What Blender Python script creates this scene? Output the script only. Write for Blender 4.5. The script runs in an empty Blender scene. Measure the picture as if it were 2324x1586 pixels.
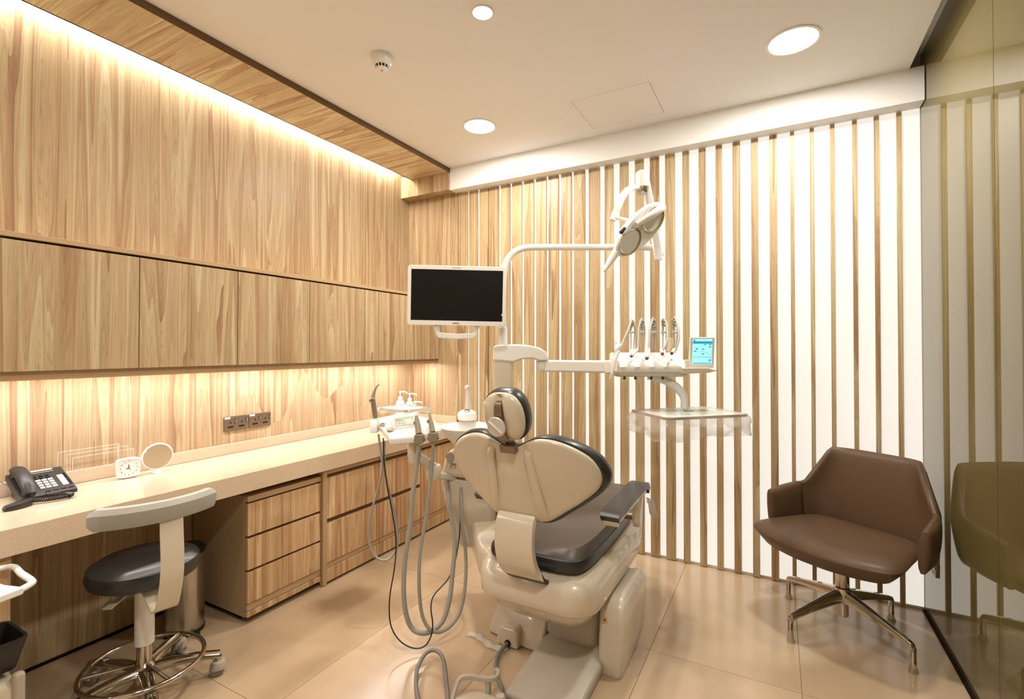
import bpy, bmesh, math, random
from mathutils import Vector, Matrix, noise as mnoise
random.seed(7)
SC = bpy.context.scene
COL = SC.collection
# ------------------------------------------------------------------ camera
FPX, YAW, PITCH = 1105.0, math.radians(28.6), math.radians(0.6)
CAM = Vector((0, 0, 1.40))
cd = bpy.data.cameras.new('camera'); cam = bpy.data.objects.new('camera', cd); COL.objects.link(cam)
cd.sensor_fit = 'HORIZONTAL'; cd.sensor_width = 36.0; cd.lens = 36.0 * FPX / 2324.0
cd.clip_start = 0.02
PY = 791 - FPX * math.tan(PITCH)                      # image row of the optical axis
cd.shift_y = -(793 - PY) / 2324.0
cam.location = CAM; cam.rotation_euler = (math.pi / 2 + PITCH, 0, YAW)
SC.camera = cam
# ------------------------------------------------------------------ world, exposure
w = bpy.data.worlds.new('world'); SC.world = w; w.use_nodes = True
w.node_tree.nodes['Background'].inputs[0].default_value = (0.9, 0.75, 0.55, 1)
w.node_tree.nodes['Background'].inputs[1].default_value = 0.0
vs = SC.view_settings
vs.view_transform = 'Standard'; vs.look = 'None'; vs.gamma = 1.0; vs.use_curve_mapping = False
vs.exposure = 0.16
SC.cycles.transparent_max_bounces = 32
WARM = (1.0, 0.95, 0.86)
PANEL_L = 0.70            # radiance of the backlit slat wall
COVE_W, UNDER_W = 34.0, 8.5
DOWN_W, SPOT_W = 21.0, 15.0
# ------------------------------------------------------------------ view geometry
RV = Vector((math.cos(YAW), math.sin(YAW), 0))
FV = Vector((-math.sin(YAW) * math.cos(PITCH), math.cos(YAW) * math.cos(PITCH), math.sin(PITCH)))
UV = Vector((math.sin(YAW) * math.sin(PITCH), -math.cos(YAW) * math.sin(PITCH), math.cos(PITCH)))
def at(u, v, d):
    """measured photo position u, v at distance d from the camera -> point in the room"""
    return CAM + d * (FV + (u - 1162) / FPX * RV + (PY - v) / FPX * UV)
# ------------------------------------------------------------------ materials
MATS = {}
def mat(name, col, rough=0.5, metal=0.0, spec=0.5, coat=0.0, emit=None, es=0.0, trans=0.0, ior=None):
    m = bpy.data.materials.new(name); m.use_nodes = True
    b = m.node_tree.nodes['Principled BSDF']
    b.inputs['Base Color'].default_value = (*col, 1); b.inputs['Roughness'].default_value = rough
    b.inputs['Metallic'].default_value = metal; b.inputs['Specular IOR Level'].default_value = spec
    if coat: b.inputs['Coat Weight'].default_value = coat; b.inputs['Coat Roughness'].default_value = 0.06
    if emit: b.inputs['Emission Color'].default_value = (*emit, 1); b.inputs['Emission Strength'].default_value = es
    if trans: b.inputs['Transmission Weight'].default_value = trans
    if ior: b.inputs['IOR'].default_value = ior
    MATS[name] = m
    return m
def nd(t, kind, **kw):
    n = t.nodes.new(kind)
    for k, v in kw.items(): setattr(n, k, v)
    return n
def math_node(t, op, a, b=None):
    n = t.nodes.new('ShaderNodeMath'); n.operation = op
    for i, x in enumerate((a, b)):
        if x is None: continue
        if isinstance(x, (int, float)): n.inputs[i].default_value = x
        else: t.links.new(x, n.inputs[i])
    return n.outputs[0]
def ramp(t, fac, stops, interp='LINEAR'):
    r = t.nodes.new('ShaderNodeValToRGB'); r.color_ramp.interpolation = interp
    e = r.color_ramp.elements
    while len(e) < len(stops): e.new(0.5)
    for k, (p, c) in enumerate(stops):
        e[k].position = p; e[k].color = (*c, 1)
    t.links.new(fac, r.inputs[0])
    return r.outputs[0]
def wood(name, axis=2, tint=(1, 1, 1), stretch=0.028, per_object=0.0, bands=10.5, rough=0.42):
    """laminate with wavy strips of light and dark timber running along one axis"""
    m = mat(name, (0.5, 0.35, 0.2), rough, spec=0.35)
    t = m.node_tree; L = t.links; b = t.nodes['Principled BSDF']
    g = nd(t, 'ShaderNodeNewGeometry')
    mp = nd(t, 'ShaderNodeMapping'); sc = [1, 1, 1]; sc[axis] = stretch
    mp.inputs['Scale'].default_value = sc
    src = g.outputs['Position']
    if per_object:
        oi = nd(t, 'ShaderNodeObjectInfo')
        cb = nd(t, 'ShaderNodeCombineXYZ')
        for i in range(3): L.new(math_node(t, 'MULTIPLY', oi.outputs['Random'], per_object * (1.0 + 0.7 * i)), cb.inputs[i])
        ad = nd(t, 'ShaderNodeVectorMath', operation='ADD'); L.new(src, ad.inputs[0]); L.new(cb.outputs[0], ad.inputs[1]); src = ad.outputs[0]
    L.new(src, mp.inputs['Vector'])
    def nz(scale, detail, rg=0.5, dist=0.0):
        n = nd(t, 'ShaderNodeTexNoise'); n.inputs['Scale'].default_value = scale; n.inputs['Detail'].default_value = detail
        n.inputs['Roughness'].default_value = rg; n.inputs['Distortion'].default_value = dist
        L.new(mp.outputs[0], n.inputs['Vector']); return n.outputs['Fac']
    n1 = nz(bands, 1.5, 0.45)
    k = math_node(t, 'MULTIPLY', n1, 19.0)
    fl = math_node(t, 'ADD', math_node(t, 'FLOOR', k), math_node(t, 'MULTIPLY', math_node(t, 'FLOOR', math_node(t, 'MULTIPLY', nz(bands * 0.37, 0.0), 14.0)), 31.0)); fr = math_node(t, 'FRACT', k)
    wn = nd(t, 'ShaderNodeTexWhiteNoise', noise_dimensions='1D'); L.new(fl, wn.inputs['W'])
    tone = math_node(t, 'ADD', math_node(t, 'MULTIPLY', wn.outputs['Value'], 0.72), math_node(t, 'MULTIPLY', math_node(t, 'SUBTRACT', 1.0, fr), 0.28))
    c1 = ramp(t, tone, [(0.0, (0.32, 0.175, 0.088)), (0.2, (0.47, 0.265, 0.142)), (0.4, (0.52, 0.365, 0.195)), (0.6, (0.56, 0.36, 0.20)), (0.8, (0.62, 0.46, 0.26)), (1.0, (0.71, 0.54, 0.345))])
    # thin grain lines that follow the strips, and fibres
    g2 = math_node(t, 'FRACT', math_node(t, 'MULTIPLY', n1, 85.0))
    c2 = ramp(t, g2, [(0.0, (0.86, 0.82, 0.78)), (0.25, (1, 1, 1)), (0.85, (1, 1, 1)), (1.0, (0.90, 0.87, 0.84))])
    c3 = ramp(t, nz(170, 3, 0.6), [(0.3, (0.86, 0.84, 0.82)), (0.6, (1.05, 1.05, 1.05))])
    def mul(a, bb):
        x = nd(t, 'ShaderNodeMix', data_type='RGBA', blend_type='MULTIPLY'); x.inputs[0].default_value = 1.0
        L.new(a, x.inputs[6])
        if isinstance(bb, tuple): x.inputs[7].default_value = (*bb, 1)
        else: L.new(bb, x.inputs[7])
        return x.outputs[2]
    out = mul(mul(mul(c1, c2), c3), tint)
    L.new(out, b.inputs['Base Color'])
    return m
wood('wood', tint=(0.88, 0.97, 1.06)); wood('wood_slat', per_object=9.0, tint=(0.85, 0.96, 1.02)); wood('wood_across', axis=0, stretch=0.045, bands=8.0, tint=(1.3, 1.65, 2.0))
wood('wood_drawer', tint=(1.12, 1.12, 1.16))
mat('wood_edge', (0.50, 0.345, 0.20), 0.45, spec=0.3)
mat('wood_dark', (0.16, 0.09, 0.045), 0.5, spec=0.3)
mat('carcass', (0.43, 0.315, 0.195), 0.5, spec=0.3)
mat('shadow_gap', (0.02, 0.012, 0.008), 0.9, spec=0.05)
mat('ceiling_paint', (0.90, 0.91, 0.92), 0.85, spec=0.1)
mat('wall_paint', (0.74, 0.67, 0.57), 0.8, spec=0.1)
def noise_mat(name, c0, c1, scale, rough, detail=4, spec=0.5, coat=0.0, lo=0.35, hi=0.65, bump=0.0, per_object=0.0):
    m = mat(name, c0, rough, spec=spec, coat=coat); t = m.node_tree; L = t.links
    g = nd(t, 'ShaderNodeNewGeometry'); src = g.outputs['Position']
    if per_object:
        oi = nd(t, 'ShaderNodeObjectInfo'); cb = nd(t, 'ShaderNodeCombineXYZ')
        for i in range(3): L.new(math_node(t, 'MULTIPLY', oi.outputs['Random'], per_object), cb.inputs[i])
        ad = nd(t, 'ShaderNodeVectorMath', operation='ADD'); L.new(src, ad.inputs[0]); L.new(cb.outputs[0], ad.inputs[1]); src = ad.outputs[0]
    n = nd(t, 'ShaderNodeTexNoise'); n.inputs['Scale'].default_value = scale; n.inputs['Detail'].default_value = detail
    L.new(src, n.inputs['Vector'])
    L.new(ramp(t, n.outputs['Fac'], [(lo, c0), (hi, c1)]), t.nodes['Principled BSDF'].inputs['Base Color'])
    if bump:
        bp = nd(t, 'ShaderNodeBump'); bp.inputs['Strength'].default_value = bump; bp.inputs['Distance'].default_value = 0.002
        L.new(n.outputs['Fac'], bp.inputs['Height']); L.new(bp.outputs[0], t.nodes['Principled BSDF'].inputs['Normal'])
    return m
noise_mat('tile', (0.47, 0.345, 0.225), (0.56, 0.42, 0.285), 2.2, 0.19, detail=7, per_object=5.0, spec=0.6)
mat('grout', (0.26, 0.18, 0.115), 0.8)
noise_mat('quartz', (0.61, 0.475, 0.33), (0.73, 0.595, 0.45), 260, 0.09, detail=2)
mat('panel_light', (0.30, 0.30, 0.29), 0.4, emit=(1.0, 0.93, 0.84), es=PANEL_L)
mat('back_glass', (0.13, 0.105, 0.04), 0.02, spec=0.5, ior=1.6).node_tree.nodes['Principled BSDF'].inputs['Specular Tint'].default_value = (1.0, 0.83, 0.52, 1)
mat('led', (1, 1, 1), 0.5, emit=(1.0, 0.93, 0.80), es=22.0)
mat('lamp_disc', (1, 1, 1), 0.5, emit=(1.0, 0.93, 0.82), es=14.0)
mat('spot_disc', (1, 1, 1), 0.5, emit=(0.93, 0.96, 1.0), es=10.0)
mat('white', (0.85, 0.85, 0.84), 0.28, coat=0.3)
mat('cream', (0.66, 0.59, 0.48), 0.22, coat=0.6)
mat('warm_grey', (0.47, 0.42, 0.35), 0.4)
mat('hose_grey', (0.33, 0.31, 0.27), 0.5)
mat('grip_grey', (0.27, 0.23, 0.17), 0.5)
mat('matt_grey', (0.37, 0.36, 0.33), 0.5)
mat('mid_grey', (0.20, 0.19, 0.175), 0.45)
mat('vinyl', (0.026, 0.026, 0.027), 0.34, coat=0.1)
mat('vinyl_seat', (0.095, 0.078, 0.068), 0.40)
mat('black', (0.012, 0.011, 0.01), 0.35)
mat('phone_black', (0.028, 0.024, 0.022), 0.38)
mat('screen', (0.006, 0.005, 0.004), 0.35, spec=0.25)
mat('chrome', (0.60, 0.57, 0.53), 0.10, metal=1.0)
mat('silver', (0.74, 0.72, 0.68), 0.32, metal=0.4)
mat('pale_grey', (0.52, 0.50, 0.46), 0.4)
mat('steel', (0.56, 0.53, 0.49), 0.28, metal=1.0)
mat('bronze', (0.26, 0.19, 0.135), 0.35, metal=0.7)
mat('leather', (0.105, 0.060, 0.033), 0.42, spec=0.35)
mat('green', (0.01, 0.05, 0.02), 0.4)
mat('orange', (0.75, 0.33, 0.04), 0.5)
mat('teal', (0.16, 0.42, 0.37), 0.4)
mat('key_white', (0.75, 0.73, 0.70), 0.4)
mat('paper', (0.82, 0.82, 0.85), 0.6)
mat('mirror', (0.42, 0.39, 0.31), 0.03, metal=1.0)
mat('lcd', (0.2, 0.6, 0.75), 0.3, emit=(0.36, 0.80, 0.95), es=0.85)
mat('lcd_mark', (0.03, 0.3, 0.4), 0.4, emit=(0.03, 0.38, 0.55), es=0.5)
mat('red', (0.6, 0.06, 0.03), 0.5)
mat('reflector', (0.96, 0.95, 0.93), 0.16, metal=1.0)
def film(name, col, opac, rough=0.12, edge=0.6):
    m = bpy.data.materials.new(name); m.use_nodes = True; t = m.node_tree; L = t.links
    b = t.nodes['Principled BSDF']; b.inputs['Base Color'].default_value = (*col, 1); b.inputs['Roughness'].default_value = rough
    tr = nd(t, 'ShaderNodeBsdfTransparent'); mx = nd(t, 'ShaderNodeMixShader')
    lw = nd(t, 'ShaderNodeLayerWeight'); lw.inputs['Blend'].default_value = 0.35
    fac = math_node(t, 'MINIMUM', math_node(t, 'ADD', math_node(t, 'MULTIPLY', lw.outputs['Facing'], edge), opac), 1.0)
    L.new(fac, mx.inputs[0]); L.new(tr.outputs[0], mx.inputs[1]); L.new(b.outputs[0], mx.inputs[2])
    L.new(mx.outputs[0], t.nodes['Material Output'].inputs['Surface'])
    MATS[name] = m
film('plastic_film', (0.80, 0.76, 0.70), 0.17, edge=0.6)
film('acrylic', (0.85, 0.83, 0.78), 0.006, 0.03, 0.03)
film('acrylic_edge_glint', (0.95, 0.92, 0.85), 0.55, 0.2)  # whiter than the sheets: light caught at their edges, put in as colour
# ------------------------------------------------------------------ mesh helpers
class MB:
    def __init__(s): s.v = []; s.f = []
    def add(s, vs, fs):
        o = len(s.v); s.v += [Vector(p) for p in vs]; s.f += [tuple(i + o for i in q) for q in fs]; return s
    def box(s, x0, x1, y0, y1, z0, z1):
        return s.add([(x, y, z) for z in (z0, z1) for y in (y0, y1) for x in (x0, x1)],
                     [(0, 2, 3, 1), (4, 5, 7, 6), (0, 1, 5, 4), (2, 6, 7, 3), (0, 4, 6, 2), (1, 3, 7, 5)])
    def obox(s, c, ax, h):
        c = Vector(c); ax = [Vector(a) for a in ax]; vs = []
        for k in (-1, 1):
            for j in (-1, 1):
                for i in (-1, 1): vs.append(c + ax[0] * h[0] * i + ax[1] * h[1] * j + ax[2] * h[2] * k)
        return s.add(vs, [(0, 2, 3, 1), (4, 5, 7, 6), (0, 1, 5, 4), (2, 6, 7, 3), (0, 4, 6, 2), (1, 3, 7, 5)])
    def loft(s, rings, caps=True, closed=True):
        n = len(rings[0]); vs = [p for r in rings for p in r]; fs = []
        for k in range(len(rings) - 1):
            for i in range(n if closed else n - 1):
                j = (i + 1) % n
                fs.append((k * n + i, k * n + j, (k + 1) * n + j, (k + 1) * n + i))
        if caps:
            fs.append(tuple(range(n - 1, -1, -1))); fs.append(tuple((len(rings) - 1) * n + i for i in range(n)))
        return s.add(vs, fs)
    def prism(s, poly, fn, h0, h1):
        return s.loft([[fn(a, b, h0) for a, b in poly], [fn(a, b, h1) for a, b in poly]])
    def lathe(s, prof, c=(0, 0, 0), ax=(0, 0, 1), n=24):
        c = Vector(c); ax = Vector(ax).normalized()
        ux = ax.orthogonal().normalized(); uy = ax.cross(ux); rings = []
        for r, h in prof:
            r = max(r, 1e-5)
            rings.append([c + ax * h + (ux * math.cos(2 * math.pi * i / n) + uy * math.sin(2 * math.pi * i / n)) * r for i in range(n)])
        return s.loft(rings)
    def cyl(s, a, b, r, n=16, r2=None):
        a = Vector(a); b = Vector(b); return s.lathe([(r, 0), (r if r2 is None else r2, (b - a).length)], a, b - a, n)
    def tube(s, pts, r, n=10, smooth=5, flat=None, up=None):
        """swept round (or flat=(a,b) elliptical) section along points"""
        P = [Vector(p) for p in pts]
        if not isinstance(r, (list, tuple)): r = [r] * len(P)
        if smooth > 1 and len(P) > 2:
            Q = []; RR = []
            for i in range(len(P) - 1):
                p0 = P[max(i - 1, 0)]; p1 = P[i]; p2 = P[i + 1]; p3 = P[min(i + 2, len(P) - 1)]
                for k in range(smooth):
                    t = k / smooth
                    Q.append(0.5 * (2 * p1 + (p2 - p0) * t + (2 * p0 - 5 * p1 + 4 * p2 - p3) * t * t + (3 * p1 - p0 - 3 * p2 + p3) * t ** 3))
                    RR.append(r[i] + (r[i + 1] - r[i]) * t)
            Q.append(P[-1]); RR.append(r[-1]); P, r = Q, RR
        T = [(P[min(i + 1, len(P) - 1)] - P[max(i - 1, 0)]).normalized() for i in range(len(P))]
        nrm = (Vector(up) - T[0] * Vector(up).dot(T[0])).normalized() if up else T[0].orthogonal().normalized()
        rings = []
        for i in range(len(P)):
            nrm = (nrm - T[i] * nrm.dot(T[i])).normalized(); bn = T[i].cross(nrm)
            fa, fb = flat if flat else (1, 1)
            rings.append([P[i] + (nrm * math.cos(2 * math.pi * k / n) * fa + bn * math.sin(2 * math.pi * k / n) * fb) * r[i] for k in range(n)])
        return s.loft(rings)
    def band(s, pts, wvec, wid, th, smooth=5):
        """flat strip of given width along wvec, thickness th, along a path"""
        P = [Vector(p) for p in pts]
        if smooth > 1:
            Q = []
            for i in range(len(P) - 1):
                p0 = P[max(i - 1, 0)]; p1 = P[i]; p2 = P[i + 1]; p3 = P[min(i + 2, len(P) - 1)]
                for k in range(smooth):
                    t = k / smooth
                    Q.append(0.5 * (2 * p1 + (p2 - p0) * t + (2 * p0 - 5 * p1 + 4 * p2 - p3) * t * t + (3 * p1 - p0 - 3 * p2 + p3) * t ** 3))
            Q.append(P[-1]); P = Q
        wv = Vector(wvec).normalized(); rings = []
        W = wid if isinstance(wid, (list, tuple)) else [wid, wid]
        for i in range(len(P)):
            T = (P[min(i + 1, len(P) - 1)] - P[max(i - 1, 0)]).normalized(); nn = T.cross(wv).normalized()
            ww = W[0] + (W[1] - W[0]) * i / (len(P) - 1)
            rings.append([P[i] + wv * ww / 2 * a + nn * th / 2 * b for a, b in ((-1, -1), (1, -1), (1, 1), (-1, 1))])
        return s.loft(rings)
    def pillow(s, out, fn, prof, centre=None):
        """closed outline -> rings scaled about its centre; prof = [(scale, h), ...]"""
        cx = sum(p[0] for p in out) / len(out); cy = sum(p[1] for p in out) / len(out)
        if centre: cx, cy = centre
        rings = [[Vector(fn(cx + (a - cx) * sc, cy + (b - cy) * sc, h)) for a, b in out] for sc, h in prof]
        return s.loft(rings)
    def grid(s, fn, nu, nv):
        vs = [fn(i / nu, j / nv) for j in range(nv + 1) for i in range(nu + 1)]
        return s.add(vs, [(j * (nu + 1) + i, j * (nu + 1) + i + 1, (j + 1) * (nu + 1) + i + 1, (j + 1) * (nu + 1) + i) for j in range(nv) for i in range(nu)])
def smooth_outline(pts, k=5):
    """closed Catmull-Rom through 2D points"""
    n = len(pts); out = []
    for i in range(n):
        p0, p1, p2, p3 = (Vector(pts[(i + q - 1) % n]) for q in range(4))
        for j in range(k):
            t = j / k
            out.append(tuple(0.5 * (2 * p1 + (p2 - p0) * t + (2 * p0 - 5 * p1 + 4 * p2 - p3) * t * t + (3 * p1 - p0 - 3 * p2 + p3) * t ** 3)))
    return out
def rrect(x0, x1, y0, y1, r, k=5):
    out = []
    for cx, cy, a0 in ((x1 - r, y1 - r, 0), (x0 + r, y1 - r, 90), (x0 + r, y0 + r, 180), (x1 - r, y0 + r, 270)):
        for i in range(k + 1):
            a = math.radians(a0 + 90 * i / k); out.append((cx + r * math.cos(a), cy + r * math.sin(a)))
    return out
ORG = {}
def obj(name, mb, m, parent=None, bevel=0.0, seg=2, sub=0, smooth=True, ang=38, solid=0.0):
    me = bpy.data.meshes.new(name)
    c = Vector((0, 0, 0))
    if mb.v:
        lo = [min(p[i] for p in mb.v) for i in range(3)]; hi = [max(p[i] for p in mb.v) for i in range(3)]
        c = Vector([(a + b) / 2 for a, b in zip(lo, hi)])
    me.from_pydata([tuple(p - c) for p in mb.v], [], mb.f)
    bm = bmesh.new(); bm.from_mesh(me); bmesh.ops.recalc_face_normals(bm, faces=bm.faces); bm.to_mesh(me); bm.free()
    me.materials.append(MATS[m] if isinstance(m, str) else m)
    o = bpy.data.objects.new(name, me); COL.objects.link(o)
    ORG[o] = c
    if parent is not None: o.parent = parent; o.location = c - ORG[parent]
    else: o.location = c
    if smooth:
        me.shade_smooth()
        if not bevel and not sub: me.set_sharp_from_angle(angle=math.radians(ang))
    if solid:
        md = o.modifiers.new('thickness', 'SOLIDIFY'); md.thickness = solid; md.offset = 0
    if bevel:
        md = o.modifiers.new('bevel', 'BEVEL'); md.width = bevel; md.segments = seg; md.limit_method = 'ANGLE'; md.angle_limit = math.radians(40); md.harden_normals = True
    if sub:
        md = o.modifiers.new('sub', 'SUBSURF'); md.levels = sub; md.render_levels = sub
    return o
def tag(o, label, cat, group=None):
    o['label'] = label; o['category'] = cat
    if group: o['group'] = group
    return o
def thing(name, label, cat, loc=(0, 0, 0), rotz=None, group=None):
    """Empty at the base of a thing. With rotz its parts are built in its own frame, else in room coordinates."""
    o = bpy.data.objects.new(name, None); COL.objects.link(o); o.location = loc; o.empty_display_size = 0.1
    if rotz is not None: o.rotation_euler = (0, 0, rotz); ORG[o] = Vector((0, 0, 0))
    else: ORG[o] = Vector(loc)
    return tag(o, label, cat, group)
def struct(o): o['kind'] = 'structure'; return o
def copy_tree(o, parent=None):
    c = o.copy(); COL.objects.link(c); ORG[c] = ORG[o]
    if parent is not None: c.parent = parent
    for ch in list(o.children): copy_tree(ch, c)
    return c
def text_mesh(name, body, size, m, parent, mtx):
    cu = bpy.data.curves.new(name, 'FONT'); cu.body = body; cu.size = size; cu.align_x = 'CENTER'; cu.align_y = 'CENTER'; cu.extrude = 0.0004
    to = bpy.data.objects.new(name, cu); COL.objects.link(to); bpy.context.view_layer.update()
    me = bpy.data.meshes.new_from_object(to.evaluated_get(bpy.context.evaluated_depsgraph_get()))
    bpy.data.objects.remove(to)
    me.transform(mtx); mb = MB(); mb.v = [v.co.copy() for v in me.vertices]; mb.f = [tuple(p.vertices) for p in me.polygons]
    bpy.data.meshes.remove(me)
    return obj(name, mb, m, parent, smooth=False)
def area_light(name, parent, loc, rot, sx, sy, watts, col, shape='RECTANGLE', spread=180):
    l = bpy.data.lights.new(name, 'AREA'); l.shape = shape; l.size = sx
    if shape == 'RECTANGLE': l.size_y = sy
    l.energy = watts; l.color = col; l.spread = math.radians(spread)
    o = bpy.data.objects.new(name, l); COL.objects.link(o); o.rotation_euler = rot
    o.parent = parent; o.location = Vector(loc) - ORG[parent]
    return o
# ------------------------------------------------------------------ the room
WX, YB, GX, CZ = -2.86, 3.357, 0.685, 2.88     # left wall, back wall, glass wall, ceiling
Y0 = -1.9                                     # wall behind the camera
# floor: screed with single tiles set in it
fl = struct(obj('floor', MB().box(WX - 0.1, GX + 0.1, Y0 - 0.1, YB + 0.1, -0.12, -0.006), 'grout'))
xs = [0.08 + 0.608 * k for k in range(-5, 2)]
for k in range(len(xs) - 1):
    xa, xb = max(xs[k], WX), min(xs[k + 1], GX)
    off = 2.31 if xs[k] > -1.2 else 2.42
    for j in range(-4, 2):
        ya, yb = off + 1.205 * j, off + 1.205 * (j + 1)
        ya, yb = max(ya, Y0), min(yb, YB)
        if yb - ya < 0.02: continue
        obj('tile', MB().box(xa + 0.001, xb - 0.001, ya + 0.001, yb - 0.001, -0.012, 0.0), 'tile', fl, smooth=False)
# ceiling with an access hatch
mb = MB()
hx0, hx1, hy0, hy1 = -1.08, -0.617, 2.72, 3.125
cx0, cx1 = -2.75, 0.62
for a, b, c, d in ((cx0, hx0, Y0, YB), (hx1, cx1, Y0, YB), (hx0, hx1, Y0, hy0), (hx0, hx1, hy1, YB)):
    mb.box(a, b, c, d, CZ, CZ + 0.06)
ce = struct(obj('ceiling', mb, 'ceiling_paint', smooth=False))
obj('upper_slab', MB().box(WX - 0.1, GX + 0.1, Y0 - 0.1, YB + 0.1, CZ + 0.10, CZ + 0.2), 'ceiling_paint', ce, smooth=False)
obj('access_hatch', MB().box(hx0 + 0.0025, hx1 - 0.0025, hy0 + 0.0025, hy1 - 0.0025, CZ, CZ + 0.02), 'ceiling_paint', ce, smooth=False)
obj('hatch_shade_plate', MB().box(hx0 - 0.02, hx1 + 0.02, hy0 - 0.02, hy1 + 0.02, CZ + 0.061, CZ + 0.07), 'shadow_gap', ce, smooth=False)  # near-black plate above the hatch; the gap's shade is put into its colour
# left wall (laminated panels), wall behind camera
wl = struct(obj('wall_left', MB().box(WX - 0.1, WX, Y0 - 0.1, YB + 0.1, 0.0, CZ + 0.2), 'wood', smooth=False))
obj('skirting_gap', MB().box(WX, WX + 0.006, Y0, 3.3, 0.0, 0.014), 'shadow_gap', wl, smooth=False)
struct(obj('wall_front', MB().box(WX - 0.1, GX + 0.1, Y0 - 0.1, Y0, 0, CZ + 0.2), 'wall_paint', smooth=False))
# back wall: backlit panel with timber slats, plain timber return at the left
wb = struct(obj('wall_back', MB().box(WX - 0.1, GX + 0.1, YB + 0.002, YB + 0.12, 0, CZ + 0.2), 'wall_paint', smooth=False))
obj('light_panel', MB().box(-2.29, GX - 0.003, YB - 0.002, YB + 0.002, 0.018, 2.70), 'panel_light', wb, smooth=False)
obj('return_panel', MB().box(WX, -2.336, 3.345, YB + 0.002, 0, 2.705), 'wood', wb, smooth=False)
SL = [(-2.33, -2.24), (-2.225, -2.141), (-2.124, -2.042), (-2.034, -1.945), (-1.926, -1.841), (-1.822, -1.737), (-1.717, -1.634), (-1.614, -1.529), (-1.51, -1.428), (-1.407, -1.325), (-1.306, -1.221), (-1.192, -1.109), (-1.074, -1.01), (-0.964, -0.903), (-0.858, -0.798), (-0.756, -0.695), (-0.655, -0.593), (-0.544, -0.503), (-0.443, -0.402), (-0.341, -0.303), (-0.242, -0.2), (-0.138, -0.099), (-0.038, 0.003), (0.072, 0.093), (0.173, 0.194), (0.273, 0.295), (0.379, 0.401), (0.479, 0.502), (0.579, 0.602)]
for a, b in SL:
    obj('slat', MB().box(a, b, 3.342, YB - 0.002, 0.006, 2.695), 'wood_slat', wb, smooth=False)
obj('dark_backing', MB().box(-2.034, -2.03, 3.35, YB - 0.002, 0.0, 2.695).box(-2.042, -2.034, YB - 0.006, YB - 0.002, 0, 2.695).box(-2.336, -2.3302, 3.343, 3.35, 0, 2.70), 'wood_dark', wb, smooth=False)
# white downstand beam over the slats
struct(obj('trim_1', MB().box(-2.356, GX - 0.004, 3.25, YB, 2.70, CZ), 'ceiling_paint', smooth=False))
# timber bulkhead along the left wall with its end panel
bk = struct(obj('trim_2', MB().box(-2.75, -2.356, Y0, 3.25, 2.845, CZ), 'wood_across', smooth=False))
obj('end_panel', MB().box(WX, -2.358, 3.235, 3.262, 2.70, CZ).box(WX, -2.358, 3.262, 3.345, 2.70, 2.715), 'wood', bk, smooth=False)
obj('front_edge', MB().box(-2.356, -2.352, Y0, 3.25, 2.843, CZ), 'wood_dark', bk, smooth=False)
obj('cove_side', MB().box(-2.75, -2.74, Y0, 3.25, 2.845, CZ + 0.1), 'ceiling_paint', bk, smooth=False)
# glass wall: back-painted panels
wr = struct(obj('wall_right', MB().box(GX + 0.012, GX + 0.1, Y0 - 0.1, YB + 0.1, 0, CZ + 0.2), 'wall_paint', smooth=False))
for k in range(5):
    yb = 3.352 if k == 0 else 2.349 - 1.0 * (k - 1); ya = 2.352 - 1.0 * k
    obj('glass_panel', MB().box(GX, GX + 0.01, max(ya, Y0), yb - 0.001, 0.012, CZ + 0.1), 'back_glass', wr, smooth=False)
obj('base_channel', MB().box(GX - 0.012, GX - 0.0005, Y0, 3.34, 0.0005, 0.014), 'shadow_gap', wr, smooth=False)
# ------------------------------------------------------------------ lamps
cv = thing('cove_light', 'warm light strip hidden in the slot above the timber wall', 'light', (-2.80, 0.8, 2.93))
obj('strip', MB().box(-2.835, -2.815, Y0 + 0.05, 3.22, 2.955, 2.965), 'led', cv, smooth=False)
area_light('glow', cv, (-2.832, (Y0 + 3.2) / 2, 2.93), (0, math.radians(30), 0), 0.03, 5.0, COVE_W, (1.0, 0.97, 0.90))
uc = thing('cabinet_light', 'slim light strip under the wall cabinets', 'light', (-2.70, 1.2, 1.27))
obj('strip', MB().box(-2.712, -2.688, -0.5, 3.2, 1.276, 1.288), 'led', uc, smooth=False)
area_light('glow', uc, (-2.70, 1.35, 1.272), (0, 0, 0), 0.02, 3.7, UNDER_W, (0.95, 0.98, 1.20))
def downlight(x, y, r, watts, label, col, disc, trim=0.012):
    t = thing('downlight', label, 'ceiling light', (x, y, CZ), group='round downlights in the ceiling') if label else ce
    obj('trim_ring', MB().lathe([(r + trim, 0), (r + trim, -0.004), (r, -0.006), (r, -0.001)], (x, y, CZ), n=40), 'white', t)
    obj('diffuser', MB().lathe([(r, -0.0015), (r * 0.98, -0.003)], (x, y, CZ), n=40), disc, t)
    area_light('lamp', t, (x, y, CZ - 0.008), (0, 0, 0), 2 * r, 0, watts, col, 'DISK')
downlight(-1.733, 2.726, 0.10, DOWN_W, 'round white downlight in the ceiling above the monitor', WARM, 'lamp_disc')
downlight(0.073, 2.687, 0.105, DOWN_W, 'round white downlight in the ceiling near the glass wall', WARM, 'lamp_disc')
downlight(-1.131, 1.804, 0.043, SPOT_W, 'small cool white spotlight at the top edge of the ceiling view', (1.0, 0.86, 0.68), 'spot_disc', 0.006)
downlight(-1.733, 0.5, 0.10, DOWN_W * 0.3, None, WARM, 'lamp_disc')  # unseen lamp, added out of view as weak fill
downlight(0.073, 0.3, 0.10, DOWN_W * 1.3, None, WARM, 'lamp_disc')  # second unseen lamp, added to light the sides facing the camera
sd = thing('smoke_detector', 'small round white smoke detector on the ceiling', 'detector', (-1.752, 1.837, CZ))
c = (-1.752, 1.837, CZ)
obj('base', MB().lathe([(0.052, 0), (0.054, -0.012), (0.050, -0.014)], c, n=32), 'white', sd)
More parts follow.
